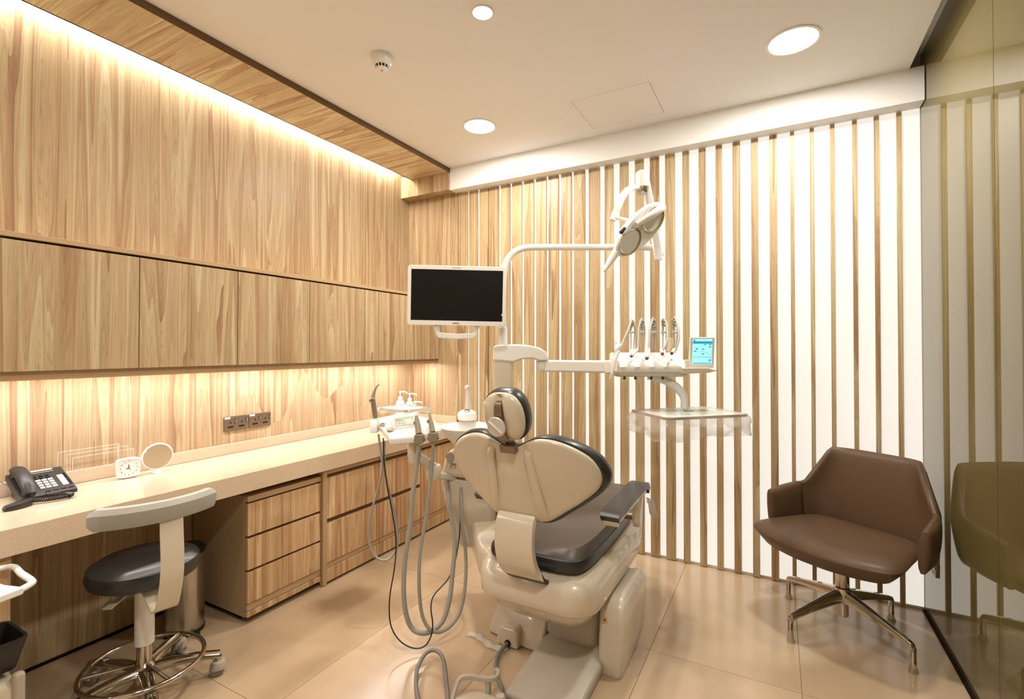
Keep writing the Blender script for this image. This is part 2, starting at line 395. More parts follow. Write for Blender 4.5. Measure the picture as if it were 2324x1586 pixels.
obj('body', MB().lathe([(0.050, -0.014), (0.050, -0.03), (0.040, -0.046), (0.034, -0.049), (0.030, -0.049)], c, n=32), 'white', sd)
obj('chamber', MB().lathe([(0.033, -0.048), (0.027, -0.062)], c, n=24), 'black', sd)
for k in range(12):
    a = 2 * math.pi * (k + 0.4) / 12
    obj('rib', MB().cyl((c[0] + 0.035 * math.cos(a), c[1] + 0.035 * math.sin(a), CZ - 0.048), (c[0] + 0.028 * math.cos(a), c[1] + 0.028 * math.sin(a), CZ - 0.064), 0.0022, 6), 'white', sd)
obj('cap', MB().lathe([(0.029, -0.062), (0.029, -0.064), (0.02, -0.070), (0.0, -0.072)], c, n=24), 'white', sd)
obj('indicator', MB().lathe([(0.005, -0.070), (0.004, -0.074), (0, -0.075)], c, n=10), 'red', sd)
# ------------------------------------------------------------------ wall cabinets
CX = -2.53                                    # face of the wall cabinet doors
ys = [-0.245, 0.211, 0.668, 1.124, 1.581, 2.037, 2.493, 2.915, 3.342]
place = ['off to the left of the telephone', 'second beyond the left edge of the view', 'cut by the left edge of the photo', 'above the telephone', 'above the mirror and clock', 'above the wall sockets', 'left of the monitor', 'behind the monitor']
for k in range(2, 8):
    a, b = ys[k], ys[k + 1]
    n = ['first', 'second', 'third', 'fourth', 'fifth', 'sixth'][k - 2]
    t = thing('wall_cabinet', '%s timber-fronted wall cabinet from the left' % n, 'cabinet', (CX, (a + b) / 2, 1.29), group='row of wall cabinets')
    obj('body', MB().box(WX + 0.001, CX - 0.022, a + 0.001, b - 0.001, 1.30, 1.815), 'carcass', t, smooth=False)
    obj('door', MB().box(CX - 0.020, CX, a + 0.0018, b - 0.0018, 1.313, 1.812), 'wood', t, bevel=0.0008, seg=1)
tag(obj('cabinet_top_board', MB().box(WX + 0.001, CX + 0.002, 0.05, 3.343, 1.822, 1.842), 'wood_edge', bevel=0.001, seg=1), 'long plain timber board capping the row of wall cabinets', 'board')
tag(obj('cabinet_bottom_board', MB().box(CX - 0.045, CX - 0.026, 0.05, 3.343, 1.276, 1.299), 'wood_edge', bevel=0.001, seg=1), 'thin timber light pelmet under the wall cabinets', 'board')
pk = thing('puck_light', 'small round light under the last wall cabinet', 'light', (-2.63, 3.20, 1.295))
obj('ring', MB().lathe([(0.03, 0.003), (0.03, -0.006), (0.024, -0.008)], (-2.63, 3.20, 1.296)), 'steel', pk)
obj('lens', MB().lathe([(0.023, -0.004), (0.02, -0.009)], (-2.63, 3.20, 1.296)), 'led', pk)
area_light('glow', pk, (-2.63, 3.20, 1.284), (0, 0, 0), 0.04, 0, 0.9, WARM, 'DISK')
# ------------------------------------------------------------------ worktop and base units
wt = thing('worktop', 'long cream stone worktop with a thick front edge', 'worktop', (-2.6, 1.7, 0.68))
obj('slab', MB().box(WX + 0.001, -2.33, 0.05, 3.343, 0.682, 0.777), 'quartz', wt, bevel=0.002)
obj('upstand', MB().box(WX + 0.001, WX + 0.017, 0.05, 3.343, 0.778, 0.838), 'quartz', wt, bevel=0.0015)
obj('end_upstand', MB().box(WX + 0.018, -2.34, 3.328, 3.343, 0.778, 0.838), 'quartz', wt, bevel=0.0015)
FX = -2.352
def base_unit(name, label, y0, y1, z0, z1, fronts, recess, rail, side=True, fx=FX, stile=0.0):
    t = thing(name, label, 'cabinet', (fx - 0.2, (y0 + y1) / 2, 0), group=None)
    obj('body', MB().box(WX + 0.012, fx - 0.024, y0, y1, max(z0, 0.016), z1 - 0.001), 'carcass', t, bevel=0.001, seg=1)
    if stile: obj('side_panel', MB().box(fx - 0.024, fx + 0.004, y0, y0 + stile, 0.004, z1 - 0.001), 'wood_edge', t, bevel=0.001, seg=1)
    a = y0 + stile + 0.0015 if stile else y0 + 0.004
    obj('top_rail', MB().box(fx - 0.024, fx, a, y1 - 0.001, z1 - 0.028, z1 - 0.001), 'wood_edge', t, bevel=0.001, seg=1)
    obj('finger_slot', MB().box(fx - 0.0239, fx - 0.021, a, y1 - 0.001, max(z0, 0.016) + 0.001, z1 - 0.028), 'wood_dark', t, smooth=False)
    for za, zb in fronts:
        obj('drawer_front', MB().box(fx - 0.021, fx, a, y1 - 0.002, za, zb), 'wood_drawer', t, bevel=0.001, seg=1)
    obj('recess_strip', MB().box(fx - 0.021, fx - 0.004, a, y1 - 0.001, *recess), 'wood_edge', t, smooth=False)
    obj('bottom_rail', MB().box(fx - 0.021, fx, a, y1 - 0.001, *rail), 'wood_drawer', t, bevel=0.001, seg=1)
    return t
p = base_unit('drawer_pedestal', 'three-drawer timber pedestal standing free under the worktop', 1.531, 1.985, 0.034, 0.648,
          [(0.447, 0.610), (0.275, 0.432), (0.105, 0.262)], (0.068, 0.101), (0.036, 0.064), fx=-2.362)
obj('plinth', MB().box(WX + 0.02, -2.45, 1.56, 1.97, 0.0005, 0.034), 'shadow_gap', p, smooth=False)
base_unit('base_cabinet', 'two-drawer base cabinet next to the pedestal', 1.990, 2.450, 0.004, 0.681, [(0.388, 0.630), (0.128, 0.360)], (0.097, 0.124), (0.016, 0.093), stile=0.028)
base_unit('base_cabinet', 'two-drawer base cabinet behind the hanging hoses', 2.4505, 2.882, 0.004, 0.681, [(0.388, 0.630), (0.128, 0.360)], (0.097, 0.124), (0.016, 0.093))
base_unit('base_cabinet', 'single-door base cabinet against the slat wall', 2.8825, 3.341, 0.004, 0.681, [(0.128, 0.630)], (0.097, 0.124), (0.016, 0.093))
base_unit('base_cabinet', 'base cabinet at the left edge beside the knee space', 0.06, 0.664, 0.004, 0.681, [(0.388, 0.640), (0.128, 0.360)], (0.097, 0.124), (0.016, 0.093))
# ------------------------------------------------------------------ sockets
def socket(label, loc, rot, vertical=False, sticker=True):
    t = thing('wall_socket', label, 'socket', loc, rot, group='double sockets' if sticker else None)
    # local frame: x along the wall, y into the wall, z up
    W, H = (0.146, 0.086) if not vertical else (0.086, 0.126)
    ring = rrect(-W / 2, W / 2, -H / 2, H / 2, 0.005)
    obj('plate', MB().loft([[Vector((a, 0.0, b)) for a, b in ring], [Vector((a, -0.006, b)) for a, b in ring], [Vector((a * .985, -0.008, b * .985)) for a, b in ring]]), 'bronze', t)
    cols = ((-0.034, 0.0), (0.034, 0.0)) if not vertical else ((0, 0.028), (0, -0.03))
    for sx, sz in cols:
        obj('pin_slot', MB().box(sx - 0.0035, sx + 0.0035, -0.0088, -0.007, sz + 0.001, sz + 0.013), 'black', t, smooth=False)
        obj('pin_slot', MB().prism(rrect(sx - 0.018, sx + 0.018, sz - 0.024, sz - 0.013, 0.005), lambda a, b, h: Vector((a, h, b)), -0.0088, -0.007), 'black', t)
        q = 0.031 if not vertical else 0.028
        sw = obj('switch', MB().prism(rrect(sx + q - 0.0055, sx + q + 0.0055, sz + 0.003, sz + 0.026, 0.002), lambda a, b, h: Vector((a, h, b)), -0.0115, -0.007), 'steel', t)
        obj('switch_gap', MB().prism(rrect(sx + q - 0.0075, sx + q + 0.0075, sz + 0.001, sz + 0.028, 0.003), lambda a, b, h: Vector((a, h, b)), -0.0086, -0.007), 'black', t)
    if sticker: obj('sticker', MB().box(-0.070, -0.036, -0.0086, -0.0075, 0.030, 0.041), 'paper', t, smooth=False)
socket('bronze double socket on the timber wall, the left one of the pair', (WX + 0.0005, 1.776, 0.953), math.pi / 2)
socket('bronze double socket on the timber wall, the right one of the pair', (WX + 0.0005, 1.930, 0.953), math.pi / 2)
socket('dark socket plate on the glass wall behind the brown armchair', (GX - 0.0005, 3.15, 0.335), -math.pi / 2, True, False)
# ------------------------------------------------------------------ telephone
ZT = 0.7775
ph = thing('telephone', 'black desk telephone with grey keys on the worktop', 'telephone', (-2.735, 0.86, ZT), math.pi / 2)
# local: x along the wall (+x = to the right), y into the wall, z up
def slope(y): return 0.022 + (y + 0.085) / 0.17 * 0.075
SN = Vector((0, -0.40, 0.917))
prof = [(-0.085, 0.006), (-0.085, 0.022), (-0.075, 0.028), (0.085, slope(0.085)), (0.085, 0.075), (-0.02, 0.012)]
obj('body', MB().prism(prof, lambda a, b, h: Vector((h, a, b)), -0.088, 0.092), 'phone_black', ph, bevel=0.003)
obj('stand', MB().box(-0.07, 0.075, 0.02, 0.078, 0.0, 0.06), 'phone_black', ph, bevel=0.003)
for sx in (-0.07, 0.07): obj('foot', MB().cyl((sx, -0.072, 0), (sx, -0.072, 0.012), 0.008, 10), 'black', ph)
def on(x, y, up=0.0): return Vector((x, y, slope(y) + 0.0005)) + SN * up
SA = (Vector((1, 0, 0)), Vector((0, 0.917, 0.40)), SN)
def key(name, x, y, hx, hy, m, up=0.002):
    return obj(name, MB().obox(on(x, y, up * 0.5), SA, (hx, hy, up * 0.5 + 0.001)), m, ph, bevel=0.0007, seg=1)
for r in range(4):
    for c_ in range(3): key('key', -0.010 + c_ * 0.020, -0.045 + r * 0.0165, 0.0078, 0.0056, 'key_white', 0.004)
for r in range(2):
    for c_ in range(3): key('function_key', -0.012 + c_ * 0.020, 0.024 + r * 0.013, 0.006, 0.0036, 'black', 0.003)
key('display', 0.022, 0.074, 0.036, 0.006, 'warm_grey', 0.002)
key('name_strip', 0.022, 0.060, 0.036, 0.004, 'mid_grey', 0.0015)
key('label_card', 0.066, -0.012, 0.010, 0.040, 'paper', 0.0015)
for r in range(7): key('side_key', 0.083, 0.030 - r * 0.0125, 0.005, 0.0032, 'black', 0.003)
for c_ in range(4): key('soft_key', 0.0 + c_ * 0.025, -0.070, 0.009, 0.0035, 'black', 0.003)
hs = obj('handset', MB().tube([(-0.06, 0.080, slope(0.08) + 0.018), (-0.06, 0.045, slope(0.045) + 0.036), (-0.06, -0.005, slope(0) + 0.042), (-0.06, -0.055, slope(-0.055) + 0.034), (-0.06, -0.088, 0.036)], [0.016, 0.021, 0.022, 0.021, 0.015], 14, 5, flat=(0.8, 1.15), up=(0, 0, 1)), 'phone_black', ph)
obj('ear_cup', MB().lathe([(0.0, 0.0), (0.021, 0.0), (0.022, 0.02), (0.016, 0.03)], on(-0.06, 0.062, 0.0), SN, 16), 'phone_black', ph)
obj('ear_cup', MB().lathe([(0.0, 0.0), (0.021, 0.0), (0.022, 0.016), (0.016, 0.026)], on(-0.06, -0.066, 0.0), SN, 16), 'phone_black', ph)
# second handset lying in front, with its coiled cord
s2 = thing('loose_handset', 'black wedge-shaped receiver lying in front of the telephone', 'receiver', (-2.606, 0.752, ZT), math.pi / 2 + 0.25)
o2 = smooth_outline([(-0.05, 0.0), (-0.03, 0.022), (0.02, 0.024), (0.042, 0.012), (0.042, -0.012), (0.0, -0.024), (-0.035, -0.018)], 4)
obj('body', MB().pillow(o2, lambda a, b, h: (a, b, h * (0.75 + (a + 0.05) * 4)), [(0.2, 0), (0.9, 0.0), (1.0, 0.012), (0.9, 0.022), (0.5, 0.025), (0.1, 0.026)]), 'phone_black', s2)
cp = [(-2.645, 0.790, 0.795), (-2.625, 0.800, 0.792), (-2.60, 0.83, 0.789), (-2.585, 0.865, 0.789), (-2.585, 0.90, 0.789), (-2.60, 0.915, 0.789), (-2.625, 0.905, 0.789), (-2.645, 0.87, 0.793), (-2.65, 0.845, 0.80)]
base = MB(); pp = [Vector(q) for q in cp]; helix = []
dense = []
for i in range(len(pp) - 1):
    for k in range(6): dense.append(pp[i].lerp(pp[i + 1], k / 6))
ph_ = 0
for i in range(len(dense) * 5):
    q = i / 5; j = min(int(q), len(dense) - 2); c0 = dense[j].lerp(dense[j + 1], q - j)
    T = (dense[j + 1] - dense[j]).normalized(); nn = T.cross(Vector((0, 0, 1))).normalized(); bb = T.cross(nn)
    an = i * 1.25; helix.append(c0 + nn * 0.0075 * math.cos(an) + bb * 0.0075 * math.sin(an))
tag(obj('coiled_cord', MB().tube(helix, 0.0022, 5, 1), 'phone_black'), 'black coiled telephone cord on the worktop', 'cord')
tag(obj('telephone_cable', MB().tube([(-2.80, 0.775, 0.83), (-2.835, 0.745, 0.86), (-2.842, 0.70, 0.86), (-2.846, 0.62, 0.845)], 0.002, 6), 'mid_grey'), 'thin grey cable running from the telephone to the wall', 'cord')
# ------------------------------------------------------------------ acrylic stand, clock, mirror
ac = thing('acrylic_stand', 'clear acrylic leaflet stand of three upright sheets behind the telephone', 'stand', (-2.79, 1.07, ZT))
for k, (dx, y0, y1, zt) in enumerate(((-2.832, 0.945, 1.175, 0.935), (-2.800, 0.965, 1.20, 0.925), (-2.768, 0.975, 1.21, 0.912))):
    sh = obj('sheet', MB().box(dx - 0.001, dx + 0.001, y0, y1, ZT + 0.0005, zt), 'acrylic', ac, smooth=False)
    e = MB().box(dx - 0.0013, dx + 0.0013, y0, y1, zt - 0.0012, zt).box(dx - 0.0013, dx + 0.0013, y0, y0 + 0.0014, ZT + 0.001, zt)
    e.box(dx - 0.0013, dx + 0.0013, y1 - 0.0014, y1, ZT + 0.001, zt)
    obj('edge', e, 'acrylic_edge_glint', sh, smooth=False)
obj('base', MB().box(-2.835, -2.765, 0.96, 1.205, ZT, ZT + 0.002), 'acrylic', ac, smooth=False)
ck = thing('alarm_clock', 'small white square alarm clock beside the round mirror', 'clock', (-2.742, 1.178, ZT), math.pi / 2 - 0.12)
SQ = smooth_outline([(0.047, 0), (0.046, 0.034), (0.036, 0.044), (0, 0.047), (-0.036, 0.044), (-0.046, 0.034), (-0.047, 0), (-0.044, -0.034), (-0.034, -0.043), (0, -0.046), (0.034, -0.043), (0.044, -0.034)], 4)
zc = 0.050
obj('case', MB().pillow(SQ, lambda a, b, h: (a, h, zc + b), [(0.2, 0.03), (0.9, 0.03), (1.0, 0.018), (1.0, -0.004), (0.96, -0.010), (0.88, -0.010), (0.86, -0.006)]), 'white', ck)
obj('dial', MB().pillow(SQ, lambda a, b, h: (a, h, zc + b), [(0.865, -0.006), (0.86, -0.0075)]), 'paper', ck)
for k in range(12):
    a = math.radians(30 * k); r = 0.033
    text_mesh('numeral', str(k if k else 12), 0.0085, 'black', ck, Matrix.Translation((r * math.sin(a), -0.0078, zc + r * math.cos(a))) @ Matrix.Rotation(math.pi / 2, 4, 'X'))
for ang, ln, wd in ((-8, 0.017, 0.0014), (-100, 0.012, 0.0018), (150, 0.015, 0.0006)):
    a = math.radians(ang); d = Vector((math.sin(a), 0, math.cos(a))); n_ = Vector((math.cos(a), 0, -math.sin(a)))
    obj('hand', MB().obox(Vector((0, -0.0082, zc)) + d * ln / 2, (d, n_, Vector((0, 1, 0))), (ln / 2, wd, 0.0004)), 'black', ck, smooth=False)
for sx in (-0.026, 0.026): obj('foot', MB().cyl((sx, 0.004, 0), (sx, 0.004, 0.01), 0.006, 10), 'white', ck)
mr = thing('mirror', 'round white-rimmed table mirror on the worktop', 'mirror', (-2.735, 1.300, ZT), math.pi / 2 - 0.2)
mc = Vector((0, 0.004, 0.082)); md_ = Vector((0, -1, -0.13)).normalized()
obj('rim', MB().lathe([(0.001, -0.010), (0.064, -0.010), (0.068, 0.0), (0.066, 0.006), (0.061, 0.006)], mc, md_, 48), 'white', mr)
obj('glass', MB().lathe([(0.0605, 0.0062), (0.060, 0.0068), (0.0, 0.0069)], mc, md_, 48), 'mirror', mr)
obj('foot', MB().lathe([(0.026, 0.0), (0.026, 0.004), (0.010, 0.008), (0.008, 0.02)], (0, 0.01, 0), n=24), 'white', mr)
# ------------------------------------------------------------------ pump bottles at the far end of the worktop
def pump(x, y, h, r, label, m='white'):
    t = thing('pump_bottle', label, 'bottle', (x, y, ZT), group='pump bottles on the worktop')
    obj('bottle', MB().lathe([(r * 0.9, 0.0), (r, 0.006), (r, h * 0.62), (r * 0.75, h * 0.72), (r * 0.36, h * 0.76), (r * 0.36, h * 0.78)], (x, y, ZT), n=24), m, t)
    obj('collar', MB().lathe([(r * 0.5, h * 0.77), (r * 0.5, h * 0.83), (r * 0.2, h * 0.85), (0.004, h * 0.86), (0.004, h * 0.96)], (x, y, ZT), n=20), 'white', t)
    d = Vector((0.72, 0.35, 0)).normalized()
    hd = MB().lathe([(0.009, h * 0.96), (0.010, h), (0.0, h)], (x, y, ZT), n=14)
    hd.tube([Vector((x, y, ZT + h * 0.985)), Vector((x, y, ZT + h * 0.985)) + d * 0.03, Vector((x, y, ZT + h * 0.97)) + d * 0.05, Vector((x, y, ZT + h * 0.92)) + d * 0.055], 0.005, 8)
    obj('pump_head', hd, 'white', t)
pump(-2.70, 3.05, 0.275, 0.036, 'tall white pump bottle at the end of the worktop, left of the pair')
pump(-2.66, 3.12, 0.255, 0.034, 'shorter white pump bottle at the end of the worktop, right of the pair')
pump(-2.575, 3.085, 0.195, 0.033, 'short white bottle with a conical cap nearest the spittoon on the worktop')
# ------------------------------------------------------------------ dental chair (long axis along the room, back towards the viewer)
KX = -0.908
dc = thing('dental_chair', 'cream and dark grey dental chair seen from behind, in the middle of the room', 'dental chair', (KX, 2.2, 0))
# base
obj('floor_plate', MB().loft([[Vector(p) for p in r] for r in (
    [(-0.965, 1.700, 0.001), (-0.665, 1.700, 0.001), (-0.665, 2.10, 0.001), (-0.965, 2.10, 0.001)],
    [(-0.968, 1.697, 0.030), (-0.662, 1.697, 0.030), (-0.662, 2.10, 0.060), (-0.968, 2.10, 0.060)],
    [(-0.945, 1.722, 0.044), (-0.690, 1.722, 0.044), (-0.700, 2.10, 0.085), (-0.935, 2.10, 0.085)])]), 'warm_grey', dc, bevel=0.012, seg=3)
bl = obj('cable_box', MB().loft([[Vector((x, y, z)) for x, y in q] for q, z in (
    ([(-1.262, 2.065), (-1.03, 2.03), (-0.95, 2.03), (-0.95, 2.50), (-1.262, 2.50)], 0.001),
    ([(-1.255, 2.075), (-1.03, 2.04), (-0.95, 2.04), (-0.95, 2.50), (-1.255, 2.50)], 0.05),
    ([(-1.225, 2.12), (-1.03, 2.09), (-0.95, 2.09), (-0.95, 2.50), (-1.225, 2.50)], 0.140),
    ([(-1.19, 2.20), (-1.03, 2.18), (-0.95, 2.18), (-0.95, 2.50), (-1.19, 2.50)], 0.165))]), 'cream', dc, bevel=0.014, seg=3)
obj('outlet', MB().prism([(-1.175, 0.001), (-1.065, 0.001), (-1.065, 0.075), (-1.08, 0.088), (-1.155, 0.088), (-1.175, 0.07)], lambda a, b, h: Vector((a, h, b)), 2.005, 2.10), 'cream', bl, bevel=0.01, seg=3)
obj('cable_hole', MB().lathe([(0.016, 0), (0.016, -0.004)], (-1.115, 2.004, 0.022), (0, 1, 0), 16), 'black', bl)
obj('lift_body', MB().loft([[Vector((x, y, z)) for x, y in rrect(a, b, c_, d_, 0.05)] for a, b, c_, d_, z in (
    (-0.945, -0.705, 2.075, 2.5, 0.062), (-0.95, -0.700, 2.045, 2.5, 0.10), (-0.95, -0.695, 2.05, 2.5, 0.20), (-0.95, -0.69, 2.13, 2.5, 0.32), (-0.95, -0.69, 2.22, 2.5, 0.40))]), 'warm_grey', dc, ang=50)
# right hand cover: tall rounded hood
def hood(z, y0, y1, x0, x1, r=0.022): return [Vector((x, y, z)) for x, y in rrect(x0, x1, y0, y1, r)]
hd = obj('hood', MB().loft([hood(0.001, 2.035, 2.30, -0.688, -0.588), hood(0.02, 2.03, 2.33, -0.69, -0.583), hood(0.10, 2.033, 2.42, -0.69, -0.578),
                      hood(0.20, 2.045, 2.475, -0.69, -0.578), hood(0.27, 2.06, 2.47, -0.69, -0.582), hood(0.305, 2.09, 2.44, -0.69, -0.592), hood(0.318, 2.13, 2.40, -0.685, -0.606)]), 'cream', dc, ang=60)
def sticker(name, c_, r, nrm, up, m, par):
    n_ = Vector(nrm).normalized(); u_ = Vector(up); u_ = (u_ - n_ * u_.dot(n_)).normalized(); s_ = u_.cross(n_); c_ = Vector(c_)
    P = [c_ + u_ * r, c_ - u_ * r * 0.5 + s_ * r * 0.87, c_ - u_ * r * 0.5 - s_ * r * 0.87]
    o = obj(name, MB().loft([[p for p in P], [p + n_ * 0.0008 for p in P]]), m, par, smooth=False)
    q = [c_ + (p - c_) * 0.45 for p in P]
    obj('warning_mark', MB().loft([[p + n_ * 0.0007 for p in q], [p + n_ * 0.0012 for p in q]]), 'black', par, smooth=False)
    return o
sticker('warning_label', (-0.658, 2.0395, 0.235), 0.014, (0, -1, 0.08), (0, 0, 1), 'orange', hd)
# tub under the seat
def tub(z, hw, y0, y1, r): return [Vector((KX + x, y, z)) for x, y in rrect(-hw, hw, y0, y1, r, 6)]
tb = obj('under_shell', MB().loft([tub(0.205, 0.14, 1.98, 2.40, 0.06), tub(0.225, 0.18, 1.92, 2.46, 0.08), tub(0.29, 0.232, 1.845, 2.55, 0.10), tub(0.335, 0.252, 1.815, 2.6, 0.11)]), 'cream', dc, ang=60)
us = obj('upper_shell', MB().loft([tub(0.337, 0.24, 1.83, 2.6, 0.11), tub(0.337, 0.268, 1.796, 2.62, 0.12), tub(0.345, 0.272, 1.79, 2.63, 0.12), tub(0.40, 0.276, 1.785, 2.68, 0.12), tub(0.455, 0.270, 1.80, 2.72, 0.11), tub(0.478, 0.235, 1.845, 2.72, 0.1), tub(0.482, 0.2, 1.87, 2.7, 0.1)]), 'cream', dc, ang=60)
sticker('warning_label', (-0.715, 1.905, 0.275), 0.012, (0.75, -0.8, -0.3), (0, 0, 1), 'orange', tb)
obj('link_arm', MB().loft([[Vector((x, y, z)) for y, z in rrect(y0, y1, z0, z1, 0.04)] for x, y0, y1, z0, z1 in ((-1.50, 2.24, 2.44, 0.33, 0.47), (-1.33, 2.05, 2.42, 0.335, 0.485), (-1.23, 1.93, 2.40, 0.335, 0.495), (-1.13, 1.90, 2.38, 0.34, 0.47))]), 'cream', dc, ang=60)
# seat cushion
so = smooth_outline([(-0.18, 1.845), (0.0, 1.835), (0.165, 1.845), (0.215, 1.915), (0.226, 2.10), (0.224, 2.40), (0.205, 2.66), (0.165, 2.85), (0.10, 2.95), (0, 2.975), (-0.10, 2.95), (-0.165, 2.85), (-0.205, 2.66), (-0.224, 2.40), (-0.226, 2.10), (-0.22, 1.92)], 4)
def chair_fn(a, b, h):
    z = 0.515 + h + (0.0 if b < 2.3 else 0.02 * (b - 2.3))
    if h > 0.03: z += 0.022 * min(1, abs(a) / 0.2) ** 2
    return (KX + a, b, z)
obj('seat', MB().pillow(so, chair_fn, [(0.3, -0.035), (0.9, -0.035), (0.985, -0.02), (1.0, 0.005), (0.985, 0.03), (0.93, 0.046), (0.8, 0.05), (0.5, 0.047), (0.1, 0.045)], (0, 2.4)), 'vinyl_seat', dc)
obj('seat_rim', MB().pillow(so, lambda a, b, h: (KX + a, b, 0.515 + h), [(0.9, -0.03), (1.008, -0.022), (1.018, 0.0), (1.006, 0.024), (0.97, 0.03)], (0, 2.4)), 'vinyl', dc)
# backrest: shell towards the viewer, dark cushion in front
half = [(0.04, 1.033), (0.085, 1.056), (0.13, 1.070), (0.19, 1.066), (0.255, 1.042), (0.31, 1.005), (0.337, 0.965), (0.347, 0.925), (0.338, 0.885), (0.31, 0.850), (0.26, 0.808), (0.2, 0.765), (0.15, 0.729), (0.115, 0.710), (0.07, 0.704)]
bo = [(0.0, 1.028)] + half + [(0.0, 0.704)] + [(-a, b) for a, b in reversed(half)]
BO = smooth_outline(bo, 3)
BC = (0.0, 0.90); BY = 1.765
def back_fn(a, b, h):
    wv = 0.075 + (1.03 - b) * 0.02                       # two soft ribs frame a flat middle panel
    d = abs(a) - wv
    rib = 0.010 * max(0.0, 1 - abs(d - 0.012) / 0.022)
    mid = -0.006 if d < 0 else 0.0
    y = BY - h - (b - 0.71) * 0.33 + 0.67 * a * a
    if h > 0.012: y -= mid
    return (KX + a, y, b)
obj('back_shell', MB().pillow(BO, back_fn, [(0.5, -0.004), (0.93, -0.004), (0.955, 0.004), (0.957, 0.014), (0.94, 0.024), (0.90, 0.029)] + [(0.86 - 0.04 * k, 0.030 + 0.0005 * k) for k in range(22)], BC), 'cream', dc, ang=60)
obj('back_cushion', MB().pillow(BO, back_fn, [(0.9, 0.006), (0.985, 0.004), (1.01, -0.008), (1.022, -0.026), (1.015, -0.046), (0.98, -0.062), (0.9, -0.072), (0.6, -0.068), (0.2, -0.066)], BC), 'vinyl', dc)
for sx in (-1, 1):
    obj('back_rib', MB().tube([Vector(back_fn(sx * a, b, h)) for a, b, h in ((0.074, 1.030, 0.022), (0.080, 0.995, 0.034), (0.087, 0.93, 0.037), (0.095, 0.86, 0.038), (0.104, 0.79, 0.036), (0.110, 0.735, 0.026))], [0.010, 0.016, 0.018, 0.019, 0.019, 0.014], 14, 5, flat=(0.42, 1.0), up=(0, 1, 0)), 'cream', dc)
# hinge arm from the back to the base
obj('hinge_arm', MB().band([(KX - 0.012, BY - 0.028, 0.735), (KX - 0.012, BY - 0.050, 0.70), (KX - 0.010, BY - 0.062, 0.62), (KX - 0.005, BY - 0.048, 0.55), (KX, BY - 0.012, 0.498), (KX + 0.004, BY + 0.026, 0.476)], (1, 0, 0), [0.165, 0.175], 0.028, 6), 'cream', dc, bevel=0.010, seg=3)
obj('hinge_slot', MB().band([(KX - 0.006, BY - 0.018, 0.525), (KX, BY + 0.006, 0.480), (KX + 0.004, BY + 0.042, 0.454)], (1, 0, 0), [0.178, 0.185], 0.02, 3), 'black', dc, bevel=0.008)
obj('lumbar_pad', MB().box(KX - 0.155, KX - 0.01, BY + 0.045, BY + 0.13, 0.50, 0.70), 'vinyl', dc, bevel=0.035, seg=4)
# headrest
HC = Vector((KX - 0.003, 1.612, 1.146))
tn = Vector((0, -0.97, -0.24)).normalized(); tu = Vector((0, -0.24, 0.97)).normalized(); tx = Vector((1, 0, 0))
ho = smooth_outline([(0.0, 0.100), (0.05, 0.092), (0.083, 0.055), (0.094, 0.0), (0.086, -0.055), (0.062, -0.088), (0.03, -0.094), (0.0, -0.085), (-0.03, -0.088), (-0.06, -0.075), (-0.083, -0.03), (-0.089, 0.015), (-0.08, 0.06), (-0.045, 0.092)], 4)
def head_fn(a, b, h):
    p = HC + tx * a + tu * b + tn * h
    if h > 0.02: p -= tn * (0.018 * max(0, 1 - abs(a) / 0.024) if b > -0.09 else 0)
    return p
obj('headrest_shell', MB().pillow(ho, head_fn, [(0.5, -0.01), (0.93, -0.008), (0.955, 0.006), (0.93, 0.018), (0.84, 0.026), (0.72, 0.033), (0.58, 0.037), (0.45, 0.039), (0.33, 0.040), (0.22, 0.040), (0.12, 0.040), (0.04, 0.040)]), 'cream', dc, ang=70)
obj('headrest_cushion', MB().pillow(ho, head_fn, [(0.85, 0.004), (0.97, 0.004), (1.01, -0.006), (1.02, -0.026), (1.0, -0.044), (0.9, -0.056), (0.5, -0.058), (0.1, -0.056)]), 'vinyl', dc)
def hp(a, b, h): return HC + tx * a + tu * b + tn * h
mn = obj('headrest_mount', MB().band([hp(-0.002, 0.064, 0.020), hp(-0.002, 0.050, 0.036), hp(0.0, 0.0, 0.044), hp(0.004, -0.05, 0.046), hp(0.008, -0.085, 0.034), Vector((KX + 0.010, 1.632, 1.045)), Vector((KX + 0.012, 1.642, 1.012))], (1, 0, 0), [0.026, 0.042], 0.008), 'bronze', dc)
obj('clamp', MB().obox(Vector((KX + 0.006, BY - 0.137, 1.020)), (Vector((1, 0, 0)), Vector((0, 0.95, 0.3)), Vector((0, -0.3, 0.95))), (0.034, 0.014, 0.016)), 'bronze', mn, bevel=0.004)
kn = obj('knob', MB().lathe([(0.010, 0.0), (0.036, 0.010), (0.039, 0.016), (0.037, 0.021), (0.0, 0.021)], hp(-0.004, -0.022, 0.045), tn, 32), 'silver', dc)
obj('knob_grip', MB().obox(hp(-0.004, -0.022, 0.069), ((tx * 0.75 - tu * 0.66), (tx * 0.66 + tu * 0.75), tn), (0.034, 0.004, 0.005)), 'silver', kn, bevel=0.003)
